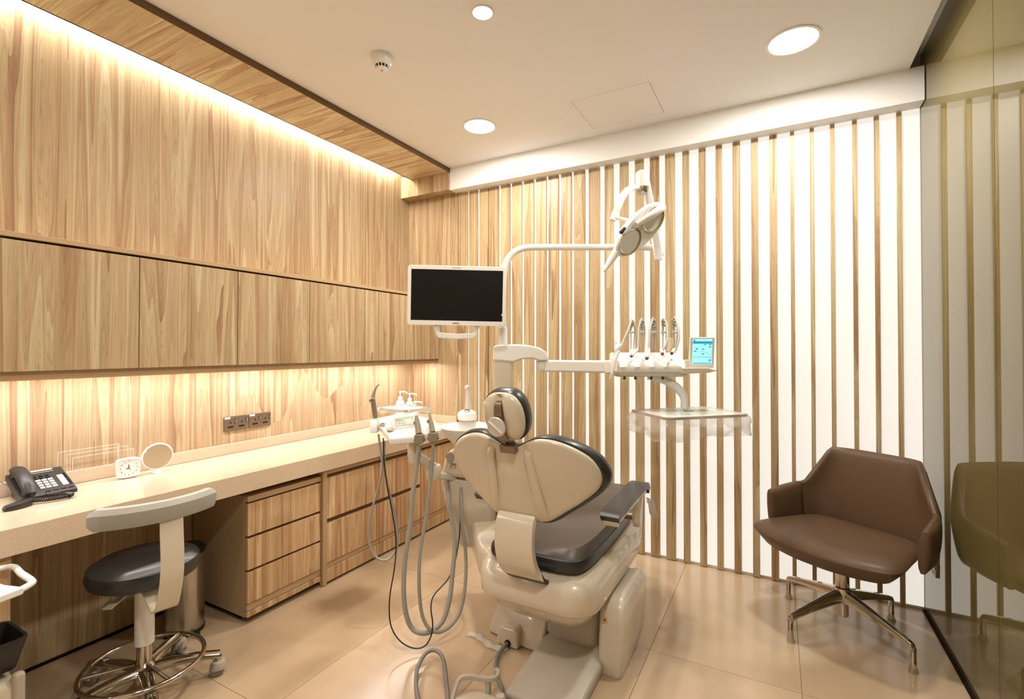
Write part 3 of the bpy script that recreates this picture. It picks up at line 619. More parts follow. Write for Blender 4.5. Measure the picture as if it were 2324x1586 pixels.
# armrests
def armrest(sx):
    X = KX + sx * 0.305
    pad = [(X, 1.935, 0.705), (X, 1.97, 0.718), (X, 2.15, 0.726), (X, 2.34, 0.730), (X, 2.44, 0.722), (X, 2.475, 0.690)]
    o = obj('armrest', MB().band(pad, (1, 0, 0), 0.078, 0.034), 'vinyl', dc, bevel=0.011, seg=3)
    obj('armrest_base', MB().band([(X, 1.945, 0.682), (X, 2.0, 0.696), (X, 2.3, 0.704), (X, 2.43, 0.698)], (1, 0, 0), 0.066, 0.022), 'cream', o, bevel=0.006)
    obj('armrest_post', MB().loft([[Vector((X + sx * dx, y, z)) for dx, y in rrect(-0.014, 0.020, y0, y1, 0.013)] for z, y0, y1 in ((0.695, 2.30, 2.42), (0.64, 2.32, 2.42), (0.57, 2.33, 2.41), (0.545, 2.345, 2.40))]), 'cream', o, ang=60)
    obj('armrest_pin', MB().cyl((X, 2.37, 0.585), (KX + sx * 0.2, 2.37, 0.585), 0.018, 14), 'bronze', o)
armrest(1); armrest(-1)
tag(obj('plastic_sleeve', MB().grid(lambda u, v: Vector((-0.567 + 0.03 * u + 0.012 * math.sin(9 * v), 2.405 + 0.10 * v + 0.01 * math.sin(7 * u), 0.655 - 0.075 * u - 0.03 * v * u + 0.008 * math.sin(5 * v + 3 * u))), 8, 8), 'plastic_film', solid=0.0012), 'small clear plastic sleeve hanging on the right chair armrest', 'plastic sleeve')
# ------------------------------------------------------------------ foot control
fc = thing('foot_control', 'round beige foot control with a carrying bow on the floor', 'foot control', (-1.005, 1.56, 0))
c_ = (-1.005, 1.555, 0)
obj('base', MB().lathe([(0.125, 0.001), (0.127, 0.012), (0.118, 0.030), (0.10, 0.034)], c_, n=40), 'warm_grey', fc)
obj('pedal_disc', MB().lathe([(0.098, 0.034), (0.100, 0.040), (0.07, 0.050), (0.0, 0.054)], c_, n=40), 'cream', fc)
obj('bow', MB().band([(-1.12, 1.56, 0.02), (-1.115, 1.60, 0.085), (-1.085, 1.625, 0.098), (-1.04, 1.64, 0.098), (-1.005, 1.652, 0.098), (-0.985, 1.675, 0.098), (-0.993, 1.705, 0.098), (-1.012, 1.712, 0.098)], (0, 0, 1), 0.018, 0.016, 5), 'warm_grey', fc, bevel=0.004)
obj('bow_leg', MB().box(-1.02, -1.0, 1.645, 1.665, 0.02, 0.092), 'warm_grey', fc, bevel=0.004)
obj('button', MB().lathe([(0.022, 0.03), (0.022, 0.052), (0.016, 0.064), (0.0, 0.068)], (-0.945, 1.640, 0), n=18), 'warm_grey', fc)
obj('cable', MB().tube([(-1.115, 2.0, 0.022), (-1.12, 1.95, 0.018), (-1.105, 1.88, 0.012), (-1.055, 1.80, 0.010), (-1.0, 1.745, 0.012), (-0.965, 1.69, 0.03), (-0.945, 1.645, 0.055)], 0.0085, 10), 'mid_grey', fc)
tag(obj('floor_cable', MB().tube([(-1.055, 1.47, 0.010), (-1.12, 1.545, 0.012), (-1.20, 1.64, 0.03), (-1.285, 1.73, 0.05), (-1.345, 1.755, 0.055), (-1.38, 1.73, 0.045), (-1.37, 1.66, 0.02), (-1.30, 1.57, 0.011), (-1.22, 1.50, 0.010)], 0.0085, 10), 'mid_grey'), 'grey cable curling over the floor beside the foot control', 'cable')
tag(obj('plastic_strip', MB().grid(lambda u, v: Vector((-1.335 + 0.23 * u, 2.0 - 0.03 * u + 0.04 * (v - 0.5) + 0.012 * math.sin(7 * u), 0.004 + 0.008 * abs(math.sin(11 * u + 2 * v)))), 16, 4), 'plastic_film', solid=0.001), 'crumpled clear plastic strip on the floor by the cable outlet', 'plastic strip')
# ------------------------------------------------------------------ camera-parallel frames for the equipment arms
def frame(ox, oy, rz=YAW):
    M = Matrix.Rotation(-rz, 3, 'Z')
    return lambda u, v, d: M @ (at(u, v, d) - Vector((ox, oy, 0)))
# ------------------------------------------------------------------ cuspidor unit
q = at(1040, 1000, 2.66); CU = (q.x, q.y)
cu = thing('cuspidor_unit', 'white spittoon unit with a bowl and cup filler left of the dental chair', 'dental unit', (CU[0], CU[1], 0), YAW)
L = frame(*CU)
def slabz(pts, z, y0, y1): return pts
# body: front outline in photo coordinates, given thickness in depth
def extrude_px(px, d0, d1, fr): return MB().loft([[fr(u, v, d0) for u, v in px], [fr(u, v, d1) for u, v in px]])
upper = [(1033, 1016), (1021, 1022), (1010, 1042), (1003, 1066), (1002, 1076), (1090, 1092), (1128, 1090), (1128, 1020), (1090, 1014)]
ub = obj('head_body', extrude_px(upper, 2.56, 2.86, L), 'cream', cu, bevel=0.022, seg=4)
obj('body', MB().loft([[L(u, v, 2.585) for u, v in row[:2]] + [L(u, v, 2.83) for u, v in row[1::-1]] for row in (
    [(1001, 1078), (1125, 1096)], [(1004, 1110), (1125, 1118)], [(1016, 1160), (1125, 1165)], [(1031, 1215), (1120, 1225)], [(1042, 1240), (1112, 1250)])]), 'cream', cu, bevel=0.03, seg=4)
obj('knob', MB().lathe([(0.012, 0), (0.021, 0.004), (0.023, 0.016), (0.020, 0.022), (0.0, 0.022)], L(1024, 1037, 2.562), (-0.25, -1, 0.35), 24), 'steel', cu)
for u in (1023, 1032): sticker('warning_label', L(u, 1059, 2.553), 0.007, (0, -1, 0.05), (0, 0, 1), 'orange', ub)
obj('slot', MB().obox(L(1031, 1053, 2.556), (Vector((1, 0, 0)), Vector((0, 1, 0)), Vector((0, 0, 1))), (0.018, 0.004, 0.0025)), 'mid_grey', cu)
for u in (1018, 1047): obj('hose_socket', MB().cyl(L(u, 1088, 2.62), L(u, 1076, 2.62), 0.016, 14), 'warm_grey', cu)
bc = L(1062, 968, 2.70); bz = bc.z
obj('bowl', MB().lathe([(0.03, -0.135), (0.045, -0.115), (0.085, -0.088), (0.125, -0.048), (0.148, -0.008), (0.152, 0.0), (0.148, 0.006), (0.138, 0.0), (0.11, -0.035), (0.07, -0.062), (0.0, -0.075)], bc, n=48), 'white', cu)
obj('bowl_stem', MB().cyl(bc + Vector((0.0, 0, -0.20)), bc + Vector((0.0, 0, -0.115)), 0.05, 24), 'white', cu)
cf = L(1060, 930, 2.83)
cap = obj('cup_filler', MB().lathe([(0.052, -0.055), (0.056, -0.05), (0.056, -0.022), (0.050, -0.012), (0.03, 0.0), (0.0, 0.004)], cf, n=36), 'white', cu)
obj('opening', MB().lathe([(0.019, -0.006), (0.018, 0.0035), (0.0, 0.004)], cf + Vector((0.002, -0.026, -0.004)), (0, -0.42, 1), 20), 'wood_dark', cap)
obj('spout', MB().tube([cf + Vector((0.006, 0.02, -0.01)), cf + Vector((0.006, 0.02, 0.05)), cf + Vector((0.004, 0.02, 0.115)), cf + Vector((0.000, 0.012, 0.130)), cf + Vector((-0.008, 0.0, 0.122))], [0.018, 0.0145, 0.014, 0.014, 0.011], 14), 'white', cu)
# ------------------------------------------------------------------ delivery unit: post, arm and instrument head
q = at(1141, 900, 2.78); DU = (q.x, q.y)
du = thing('delivery_unit', 'white instrument arm on a post with five hanging handpieces and a small blue screen', 'dental unit', (DU[0], DU[1], 0.30), YAW)
ORG[du] = Vector((0, 0, 0.30))
L = frame(*DU)
obj('post', MB().loft([[L(u, v, 2.78) + Vector((0, dy, 0)) for dy in (0.05,) for u in (1119, 1164)] + [L(u, v, 2.78) + Vector((0, -0.05, 0)) for u in (1164, 1119)] for v in (1170, 812)]), 'cream', du, bevel=0.018, seg=4)
ol = [(1119, 818), (1119, 791), (1121, 785), (1128, 783), (1170, 781), (1200, 783), (1225, 789), (1239, 798), (1245, 812), (1243, 819), (1224, 819), (1208, 814), (1186, 815), (1164, 822)]
obj('post_head', MB().loft([[L(u, v, d) for u, v in ol] for d in (2.725, 2.835)]), 'white', du, bevel=0.010, seg=3)
obj('elbow', MB().lathe([(0.032, 0.0), (0.040, -0.008), (0.041, -0.035), (0.034, -0.055), (0.0, -0.062)], L(1233, 818, 2.775), n=28), 'white', du)
def armbox(p, q_, hw, hh, m='white', nm='arm', bev=0.012, par=None):
    p = Vector(p); q_ = Vector(q_); d = (q_ - p).normalized(); s_ = Vector((0, 0, 1)).cross(d).normalized(); u_ = d.cross(s_)
    return obj(nm, MB().obox((p + q_) / 2, (d, s_, u_), ((q_ - p).length / 2, hw, hh)), m, par or du, bevel=bev, seg=3)
armbox(L(1236, 830, 2.775), L(1386, 832, 2.58), 0.032, 0.033)
obj('elbow', MB().lathe([(0.028, -0.036), (0.036, -0.03), (0.038, 0.0), (0.036, 0.028), (0.028, 0.034)], L(1386, 832, 2.575), n=28), 'white', du)
HD = 2.52
ho_ = [(1385, 826), (1390, 812), (1404, 796), (1430, 792), (1500, 790), (1535, 790), (1548, 800), (1553, 815), (1548, 834)]
mb = MB()
prof = [(-0.10, -0.012), (-0.105, 0.012), (-0.09, 0.040), (-0.03, 0.055), (0.05, 0.082), (0.10, 0.082), (0.11, 0.04), (0.11, -0.012)]
x0 = L(1388, 836, HD).x; x1 = L(1547, 836, HD).x; zc_ = L(1470, 836, HD).z; yc_ = L(1470, 836, HD).y
rings = []
for k in range(41):
    u = k / 40; x = x0 + (x1 - x0) * u; e = min(1, min(u, 1 - u) / 0.06); e = 0.55 + 0.45 * math.sin(e * math.pi / 2)
    gr = 0.010 * (0.5 - 0.5 * math.cos(2 * math.pi * 5 * u)) if 0.05 < u < 0.97 else 0
    rings.append([Vector((x, yc_ + py * e + (gr if i in (2, 3) else 0), zc_ + pz * (0.7 + 0.3 * e) - (gr * 0.9 if i in (2, 3) else 0))) for i, (py, pz) in enumerate(prof)])
obj('instrument_head', MB().loft(rings), 'white', du, ang=55)
obj('head_base', MB().loft([[Vector((x, yc_ + y, zc_ + z)) for x, y in rrect(x0 + e, x1 - e, -0.10 + e * 0.6, 0.11, 0.02)] for z, e in ((-0.038, 0.012), (-0.032, 0.0), (-0.012, -0.003))]), 'cream', du, ang=60)
for u in (1417, 1442, 1478, 1504): obj('foot_stud', MB().cyl(L(u, 846, 2.43), L(u, 861, 2.43), 0.0065, 10), 'green', du)
obj('amber_strip', MB().obox(L(1460, 853, 2.44), (Vector((1, 0, 0)), Vector((0, 1, 0)), Vector((0, 0, 1))), (0.012, 0.004, 0.001)), 'orange', du)
# handpieces: support whip, hose loop, handpiece
spec = [(1433, 726, 1383, 828, 1411, 'left'), (1456, 724, 1434, 807, 1447, ''), (1482, 722, 1469, 812, 1472, ''), (1506, 724, 1503, 802, 1500, ''), (1530, 721, 1525, 801, 1530, '')]
for i, (u, vt, ue, ve, um, _) in enumerate(spec):
    ub_ = 1435 + 24 * i
    w_ = MB()
    for s in (-1, 1): w_.tube([L(ub_ + 3 * s, 792, 2.60), L(u + 3 + 4.4 * s, 752, 2.585), L(u + 1 + 4.4 * s, 733, 2.57), L(u + 4.2 * s, vt + 3, 2.55)], [0.003, 0.0035, 0.004, 0.005], 8, 4)
    wp = obj('whip', w_, 'pale_grey', du)
    for vv, r_ in ((739, 0.0055), (754, 0.0055)): obj('crossbar', MB().cyl(L(u - 4.5 if vv < 750 else u - 5, vv, 2.57), L(u + 6.5, vv, 2.57), r_, 10), 'pale_grey', wp)
    obj('pulley', MB().lathe([(0.0, -0.008), (0.010, -0.008), (0.010, 0.008), (0.0, 0.008)], L(u, 731, 2.565), (1, 0, 0), 16), 'steel', wp)
    top = L(u, vt, 2.55)
    if i < 3:
        path = [L(u + 2, 760, 2.60), L(u + 1, 735, 2.58), top, L(u - 7, 745, 2.50), L((u + um) / 2 - 3, 770, 2.47), L(um, 795, 2.44)]
        if i == 0: path = [L(1418, 770, 2.56), L(u + 1, 740, 2.58), top, L(u - 6, 745, 2.50), L(1412, 780, 2.46), L(1405, 795, 2.43)]
    else:
        path = [L(u - 2, 760, 2.60), L(u - 1, 735, 2.58), top, L(u + 7, 735, 2.51), L(u + (9 if i == 3 else 11), 765, 2.47), L(u + (4 if i == 3 else 6), 785, 2.45), L(um + 3, 795, 2.44)]
    obj('instrument_hose', MB().tube(path, 0.0058, 10), 'pale_grey', du)
    if i == 0:
        hpz = obj('handpiece', MB().tube([L(1405, 795, 2.43), L(1396, 815, 2.42), L(1391, 838, 2.41), L(1388, 850, 2.405), L(1384, 860, 2.40)], [0.008, 0.010, 0.009, 0.006, 0.003], 12), 'white', du)
        obj('tip', MB().tube([L(1384, 860, 2.40), L(1387, 850, 2.40), L(1385, 861, 2.40)], 0.002, 6, 1), 'steel', hpz)
    else:
        a_ = L(um, 792, 2.44); b_ = L(ue - (0 if i != 2 else 1), ve, 2.40)
        hpz = obj('handpiece', MB().lathe([(0.006, 0), (0.0075, 0.01), (0.0085 if i != 2 else 0.0105, (b_ - a_).length)], a_, b_ - a_, 14), 'white', du)
        obj('coupling', MB().lathe([(0.0078 if i != 2 else 0.0098, 0), (0.0076, 0.008), (0.0, 0.008)], b_, b_ - a_, 14), 'bronze', hpz)
obj('syringe_cover', MB().tube([L(1523, 768, 2.45), L(1521, 782, 2.44), L(1516, 797, 2.43)], [0.014, 0.013, 0.008], 10, 3), 'plastic_film', du)
sl = obj('plastic_sheath', MB().grid(lambda u, v: L(1397 - 6 * u + 14 * v - 6 * u * v, 775 + 34 * u + 6 * v, 2.43 + 0.01 * math.sin(8 * u + 4 * v)), 8, 5), 'plastic_film', du, solid=0.001)
# screen on its shelf
ax = (Vector((1, 0.06, 0)).normalized(), Vector((-0.06, 1, 0.10)).normalized(), Vector((0, -0.10, 1)).normalized())
scp = L(1592, 800, 2.47)
sc1 = obj('screen_housing', MB().obox(scp, ax, (0.0635, 0.008, 0.0785)), 'white', du, bevel=0.004, seg=3)
def onscr(x, z, hx, hz, nm, m, lift=0.0): return obj(nm, MB().obox(scp + ax[0] * x + ax[2] * z - ax[1] * (0.0082 + lift), ax, (hx, 0.0005, hz)), m, sc1, smooth=False)
onscr(0.0, 0.006, 0.0505, 0.0635, 'screen', 'lcd')
onscr(0.0, 0.052, 0.050, 0.006, 'menu_bar', 'lcd_mark', 0.0006)
onscr(-0.042, 0.062, 0.004, 0.004, 'icon', 'lcd_mark', 0.0006)
for x, z in ((0.040, 0.042), (0.040, 0.030), (-0.028, 0.020), (-0.038, 0.008), (0.004, 0.018), (0.004, -0.006), (0.012, 0.042)): onscr(x, z, 0.006, 0.0028, 'icon', 'lcd_mark', 0.0006)
for k in range(6): onscr(-0.041 + 0.0165 * k, -0.022, 0.006, 0.0014, 'icon', 'lcd_mark', 0.0006)
onscr(0.040, -0.038, 0.006, 0.004, 'icon', 'lcd_mark', 0.0006); onscr(0.0, -0.053, 0.046, 0.0022, 'menu_bar', 'lcd_mark', 0.0006)
def lcd_curve(P): return obj('tool_icon', MB().tube([scp + ax[0] * x + ax[2] * z - ax[1] * 0.0095 for x, z in P], 0.0007, 5), 'mid_grey', sc1)
lcd_curve([(-0.036, 0.030), (-0.033, 0.018), (-0.026, 0.010), (-0.021, 0.002)]); lcd_curve([(-0.012, 0.004), (0.008, 0.004), (0.024, -0.001), (0.042, -0.008)])
sh = [(1545, 834), (1608, 834), (1629, 841), (1608, 846), (1562, 848), (1545, 848)]
obj('shelf', MB().loft([[L(u, v, d) for u, v in sh] for d in (2.40, 2.56)]), 'cream', du, bevel=0.006)
obj('shelf_bracket', MB().obox(L(1558, 825, 2.54), ((1, 0, 0), (0, 1, 0), (0, 0, 1)), (0.03, 0.02, 0.02)), 'cream', du, bevel=0.004)
ta = [L(1470, 853, 2.52), L(1500, 860, 2.50), L(1528, 873, 2.48), L(1546, 890, 2.47), L(1553, 905, 2.465), L(1553, 926, 2.462)]
obj('tray_arm', MB().tube(ta, [0.020, 0.023, 0.024, 0.024, 0.021, 0.020], 14, 5, flat=(0.75, 1)), 'white', du)
# ------------------------------------------------------------------ bagged instrument tray
TZ = 1.075
FL, FR = Vector((-0.446, 2.292, TZ)), Vector((-0.123, 2.616, TZ))
ex = (FR - FL).normalized(); ey = Vector((-ex.y, ex.x, 0)); TW, TD = (FR - FL).length, 0.315
it = thing('instrument_tray', 'instrument tray wrapped in a clear plastic bag below the handpieces', 'tray', tuple((FL + FR) / 2 + ey * TD / 2))
def tp(a, b, z): return FL + ex * a + ey * b + Vector((0, 0, z))
o_ = rrect(0, TW, 0, TD, 0.03)
obj('tray', MB().loft([[tp(a, b, 0.0) for a, b in o_], [tp(a, b, 0.006) for a, b in o_]]), 'white', it)
cxx, cyy = TW / 2, TD / 2
obj('edge_strip', MB().loft([[tp(cxx + (a - cxx) * k, cyy + (b - cyy) * k, z) for a, b in o_] for k, z in ((1.0, -0.004), (1.02, -0.003), (1.02, 0.008), (1.0, 0.009), (0.985, 0.009))], caps=False), 'wood_dark', it)
obj('mat', MB().pillow(smooth_outline([(cxx + 0.15 * math.cos(t * math.pi / 4), cyy + 0.10 * math.sin(t * math.pi / 4)) for t in range(8)], 4), lambda a, b, h: tp(a, b, h), [(1, 0.006), (1.0, 0.010), (0.85, 0.008), (0.1, 0.008)]), 'teal', it)
def bag(name, par, P, W, D, drop, seed, m='plastic_film'):
    per = rrect(-0.004, W + 0.004, -0.004, D + 0.004, 0.03, 4); n = len(per); dense = []
    for i in range(n):
        a = Vector(per[i]); b = Vector(per[(i + 1) % n]); k = max(1, int((b - a).length / 0.016))
        for j in range(k): dense.append(a.lerp(b, j / k))
    N = len(dense); c2 = Vector((W / 2, D / 2)); rings = []
    for r in range(9):
        t = r / 8; row = []
        for i, p in enumerate(dense):
            o = (p - c2).normalized(); nz = mnoise.noise(Vector((p.x * 14 + seed, p.y * 14, t * 2.5))); n2 = mnoise.noise(Vector((p.x * 45, p.y * 45 + seed, t * 5)))
            dr = drop * (0.85 + 0.35 * mnoise.noise(Vector((p.x * 7, p.y * 7, seed))))
            fl_ = 0.028 * math.sin(t * math.pi * 0.8) + nz * 0.035 * t + n2 * 0.012 * t
            row.append(P(p.x + o.x * fl_, p.y + o.y * fl_, 0.011 - dr * t + 0.004 * n2))
        rings.append(row)
    mb = MB(); mb.loft(rings, caps=False)
    tops = []
    for k in range(0, 9):
        s_ = 1 - k / 9.0
        tops.append([P(c2.x + (p.x - c2.x) * s_, c2.y + (p.y - c2.y) * s_, 0.011 + 0.005 * abs(mnoise.noise(Vector((p.x * s_ * 30, p.y * s_ * 30, seed + k)))) * (1 if k else 0)) for p in dense])
    mb.loft(tops, caps=False)
    return obj(name, mb, m, par, ang=180)
bag('plastic_bag', it, tp, TW, TD, 0.120, 3.0)
# ------------------------------------------------------------------ monitor
q = at(1037, 671, 2.66)
mo = thing('monitor', 'white flat monitor with a black screen and a handle under it', 'monitor', tuple(q), YAW)
mo.rotation_euler = (math.radians(2), math.radians(1.1), YAW + math.radians(1.5))
mw, mh = 0.270, 0.163
ob = rrect(-mw, mw, -mh, mh, 0.018); ib = rrect(-mw + 0.020, mw - 0.020, -mh + 0.026, mh - 0.022, 0.002)
ib2 = [(a, b) for a, b in ib]
hs_ = MB(); 
hs_.loft([[Vector((a * 0.96, 0.045, b * 0.94)) for a, b in ob], [Vector((a, 0.030, b)) for a, b in ob], [Vector((a, 0.004, b)) for a, b in ob], [Vector((a * 0.993, 0.0, b * 0.988)) for a, b in ob], [Vector((a, 0.0, b)) for a, b in ib], [Vector((a, 0.004, b)) for a, b in ib]])
obj('housing', hs_, 'white', mo, ang=30)
obj('screen', MB().box(-mw + 0.0195, mw - 0.0195, 0.0015, 0.0035, -mh + 0.0255, mh - 0.0215), 'screen', mo, smooth=False)
text_mesh('logo', 'BARCO', 0.0105, 'black', mo, Matrix.Translation((-0.002, -0.0006, -mh + 0.0125)) @ Matrix.Rotation(math.pi / 2, 4, 'X'))
obj('camera_slot', MB().box(-0.03, 0.02, -0.0008, 0.001, mh - 0.0135, mh - 0.0095), 'warm_grey', mo, smooth=False)
obj('sticker', MB().box(mw - 0.026, mw - 0.018, -0.0008, 0.003, -0.104, -0.095), 'key_white', mo, smooth=False)
obj('indicator', MB().box(mw - 0.035, mw - 0.031, -0.0008, 0.001, -mh + 0.006, -mh + 0.009), 'red', mo, smooth=False)
hb = [(-0.128, -mh + 0.004), (-0.095, -mh + 0.004), (-0.088, -0.208), (0.088, -0.204), (0.095, -mh + 0.004), (0.126, -mh + 0.004), (0.112, -0.222), (0.095, -0.230), (0.0, -0.236), (-0.095, -0.230), (-0.115, -0.222)]
hm = MB()
hm.loft([[Vector((a, y, b)) for a, b in ((-0.128, -mh), (-0.112, -0.215), (-0.098, -0.232), (0.0, -0.238), (0.095, -0.232), (0.110, -0.215), (0.126, -mh), (0.098, -mh), (0.092, -0.203), (0.0, -0.208), (-0.092, -0.203), (-0.098, -mh))] for y in (0.012, 0.034)])
obj('handle', hm, 'white', mo, bevel=0.004, seg=3)
obj('mount', MB().cyl((0.1, 0.04, 0.0), (0.24, 0.12, 0.0), 0.022, 16), 'white', mo)
# ------------------------------------------------------------------ operating light
q = at(1141, 785, 2.78)
ol_ = thing('operating_light', 'white operating light on a long bent arm with glossy reflectors', 'lamp', tuple(q), YAW)
M_ = Matrix.Rotation(-YAW, 3, 'Z'); qz = Vector(q)
def L(u, v, d): return M_ @ (at(u, v, d) - qz)
obj('pole', MB().tube([L(1141, 783, 2.78), L(1141, 740, 2.78), L(1141, 660, 2.78), L(1143, 622, 2.78), L(1150, 594, 2.78), L(1166, 573, 2.78), L(1190, 563, 2.78), L(1225, 561, 2.78), L(1320, 561, 2.77), L(1420, 561, 2.76), L(1494, 562, 2.75)], [0.021, 0.021, 0.0205, 0.020, 0.020, 0.0195, 0.019, 0.0185, 0.018, 0.018, 0.018], 18, 4), 'white', ol_)
obj('pole_sleeve', MB().lathe([(0.026, 0.0), (0.026, 0.10), (0.022, 0.104)], L(1141, 783, 2.78), n=24), 'white', ol_)
obj('arm_joint', MB().lathe([(0.018, -0.036), (0.024, -0.03), (0.026, 0.0), (0.024, 0.035), (0.016, 0.042)], L(1496, 566, 2.75), n=24), 'white', ol_)
obj('spring_arm', MB().loft([[p + Vector((dx, dy, 0)) for dx, dy in rrect(-hw, hw, -0.02, 0.02, 0.012)] for p, hw in ((L(1494, 590, 2.73), 0.020), (L(1491, 560, 2.72), 0.023), (L(1482, 510, 2.70), 0.024), (L(1472, 450, 2.68), 0.022), (L(1466, 410, 2.66), 0.018))]), 'white', ol_, ang=60)
yj = obj('yoke_joint', MB().lathe([(0.036, -0.05), (0.037, -0.045), (0.037, 0.02), (0.034, 0.032), (0.022, 0.041), (0.0, 0.043)], L(1458, 405, 2.63), n=28), 'white', ol_)
obj('clear_cap', MB().lathe([(0.0, -0.082), (0.026, -0.082), (0.031, -0.075), (0.033, -0.05)], L(1458, 405, 2.63), n=28), 'steel', yj)
obj('yoke', MB().tube([L(1452, 426, 2.62), L(1438, 425, 2.60), L(1424, 432, 2.57), L(1413, 446, 2.54), L(1404, 466, 2.52), L(1396, 485, 2.51), L(1390, 500, 2.50)], [0.017, 0.018, 0.019, 0.019, 0.018, 0.017, 0.016], 14, 4, flat=(1.0, 0.8)), 'white', ol_)
obj('pivot', MB().cyl(L(1392, 493, 2.50), L(1428, 501, 2.50), 0.010, 12), 'white', ol_)
# head: boat-shaped housing lying along the diagonal, open side down towards the patient
hc = L(1452, 522, 2.47)
ha = (L(1506, 468, 2.50) - L(1398, 572, 2.44)).normalized()
hn = Vector((0.42, -0.78, -0.42)); hn = (hn - ha * hn.dot(ha)).normalized(); hb_ = ha.cross(hn).normalized()
hl = (L(1506, 468, 2.50) - L(1398, 572, 2.44)).length / 2
oo = smooth_outline([(hl, 0.0), (hl * 0.82, 0.060), (hl * 0.3, 0.086), (-hl * 0.3, 0.082), (-hl * 0.82, 0.048), (-hl, 0.0), (-hl * 0.82, -0.048), (-hl * 0.3, -0.082), (hl * 0.3, -0.086), (hl * 0.82, -0.060)], 4)
def head(a, b, h): return hc + ha * a + hb_ * b + hn * (h + 0.0)
obj('lamp_housing', MB().pillow(oo, head, [(0.15, -0.062), (0.5, -0.058), (0.78, -0.044), (0.95, -0.018), (1.0, 0.006), (0.96, 0.012)]), 'white', ol_)
for s in (-1, 1):
    e_ = smooth_outline([(s * (0.008 + hl * 0.44) + hl * 0.41 * math.cos(t * math.pi / 5), 0.062 * math.sin(t * math.pi / 5)) for t in range(10)], 3)
    obj('reflector', MB().pillow(e_, head, [(1.04, 0.011), (1.05, 0.018), (1.0, 0.019), (0.85, 0.010), (0.5, -0.002), (0.1, -0.006)]), 'reflector', ol_, ang=70)
obj('sensor', MB().obox(head(-hl * 0.50, -0.070, 0.0), (ha, hb_, hn), (0.020, 0.008, 0.010)), 'black', ol_, bevel=0.004)
obj('grip', MB().tube([head(-hl * 0.85, 0, -0.01), head(-hl * 1.1, 0.004, 0.0), head(-hl * 1.35, 0.01, 0.008), head(-hl * 1.62, 0.016, 0.02)], [0.022, 0.020, 0.016, 0.006], 14, 4), 'white', ol_)
obj('grip', MB().tube([head(-hl * 0.10, -0.055, 0.02), head(hl * 0.3, -0.052, 0.042), head(hl * 0.7, -0.035, 0.036), head(hl * 0.92, -0.01, 0.012)], [0.012, 0.018, 0.020, 0.018], 14, 4), 'white', ol_)
# ------------------------------------------------------------------ assistant console
q = at(925, 975, 2.44)
asu = thing('assistant_console', 'white assistant console with keypad, suction handpieces and hanging hoses', 'dental unit', (q.x, q.y, 0.0), YAW)
M2 = Matrix.Rotation(-YAW, 3, 'Z'); q2 = Vector((q.x, q.y, 0))
def L(u, v, d): return M2 @ (at(u, v, d) - q2)
# tray-like body: outline on the sloping top, thickness downwards
top = [(L(859, 965, 2.46)), L(882, 990, 2.38), L(884, 997, 2.365), L(945, 992, 2.36), L(1001, 976, 2.40), L(1004, 970, 2.41), L(985, 952, 2.53), L(950, 944, 2.58), L(896, 940, 2.60), L(862, 950, 2.55)]
cen = sum((p for p in top), Vector()) / len(top)
def sca(k, dz): return [cen + (p - cen) * k + Vector((0, 0, dz)) for p in top]
ab = obj('console_body', MB().loft([sca(0.86, -0.036), sca(0.97, -0.028), sca(1.0, -0.006), sca(0.985, 0.002), sca(0.94, 0.003)]), 'white', asu, bevel=0.006, seg=3)
# keypad block
kc = L(918, 960, 2.49); ka = (L(938, 957, 2.49) - L(898, 962, 2.47)).normalized(); kn_ = Vector((0.0, -0.52, 0.85)); kn_ = (kn_ - ka * kn_.dot(ka)).normalized(); kb = kn_.cross(ka)
kp = obj('keypad', MB().obox(kc, (ka, kb, kn_), (0.056, 0.046, 0.010)), 'white', asu, bevel=0.005, seg=3)
obj('key_panel', MB().obox(kc + kn_ * 0.0102, (ka, kb, kn_), (0.047, 0.036, 0.0006)), 'teal', kp, smooth=False)
for i in range(5):
    for j in range(3):
        if j == 2 and i > 1: continue
        obj('key', MB().obox(kc + kn_ * 0.0112 + ka * (-0.034 + 0.017 * i) + kb * (-0.02 + 0.019 * j), (ka, kb, kn_), (0.0062, 0.006, 0.0006)), 'white' if j < 2 else 'green', kp, smooth=False)
obj('keypad_film', MB().grid(lambda u, v: kc + ka * (-0.066 + 0.132 * u) + kb * (-0.058 + 0.12 * v) + kn_ * (0.016 + 0.006 * math.sin(9 * u + 4 * v) * math.sin(7 * v)), 12, 10), 'plastic_film', ab, solid=0.001)
dp = L(868, 966, 2.46)
obj('socket_ring', MB().lathe([(0.014, 0.0), (0.014, 0.006), (0.008, 0.008)], dp + Vector((0.0, 0, 0.003)), (0, -0.3, 1), 18), 'steel', ab)
obj('socket_hole', MB().lathe([(0.010, 0.0075), (0.0, 0.012)], dp + Vector((0.0, 0, 0.002)), (0, -0.3, 1), 18), 'black', ab)
obj('cup_recess', MB().lathe([(0.018, 0.0), (0.017, 0.003), (0.0, 0.002)], L(885, 976, 2.42) + Vector((0, 0, 0.004)), (0, -0.35, 1), 24), 'warm_grey', ab)
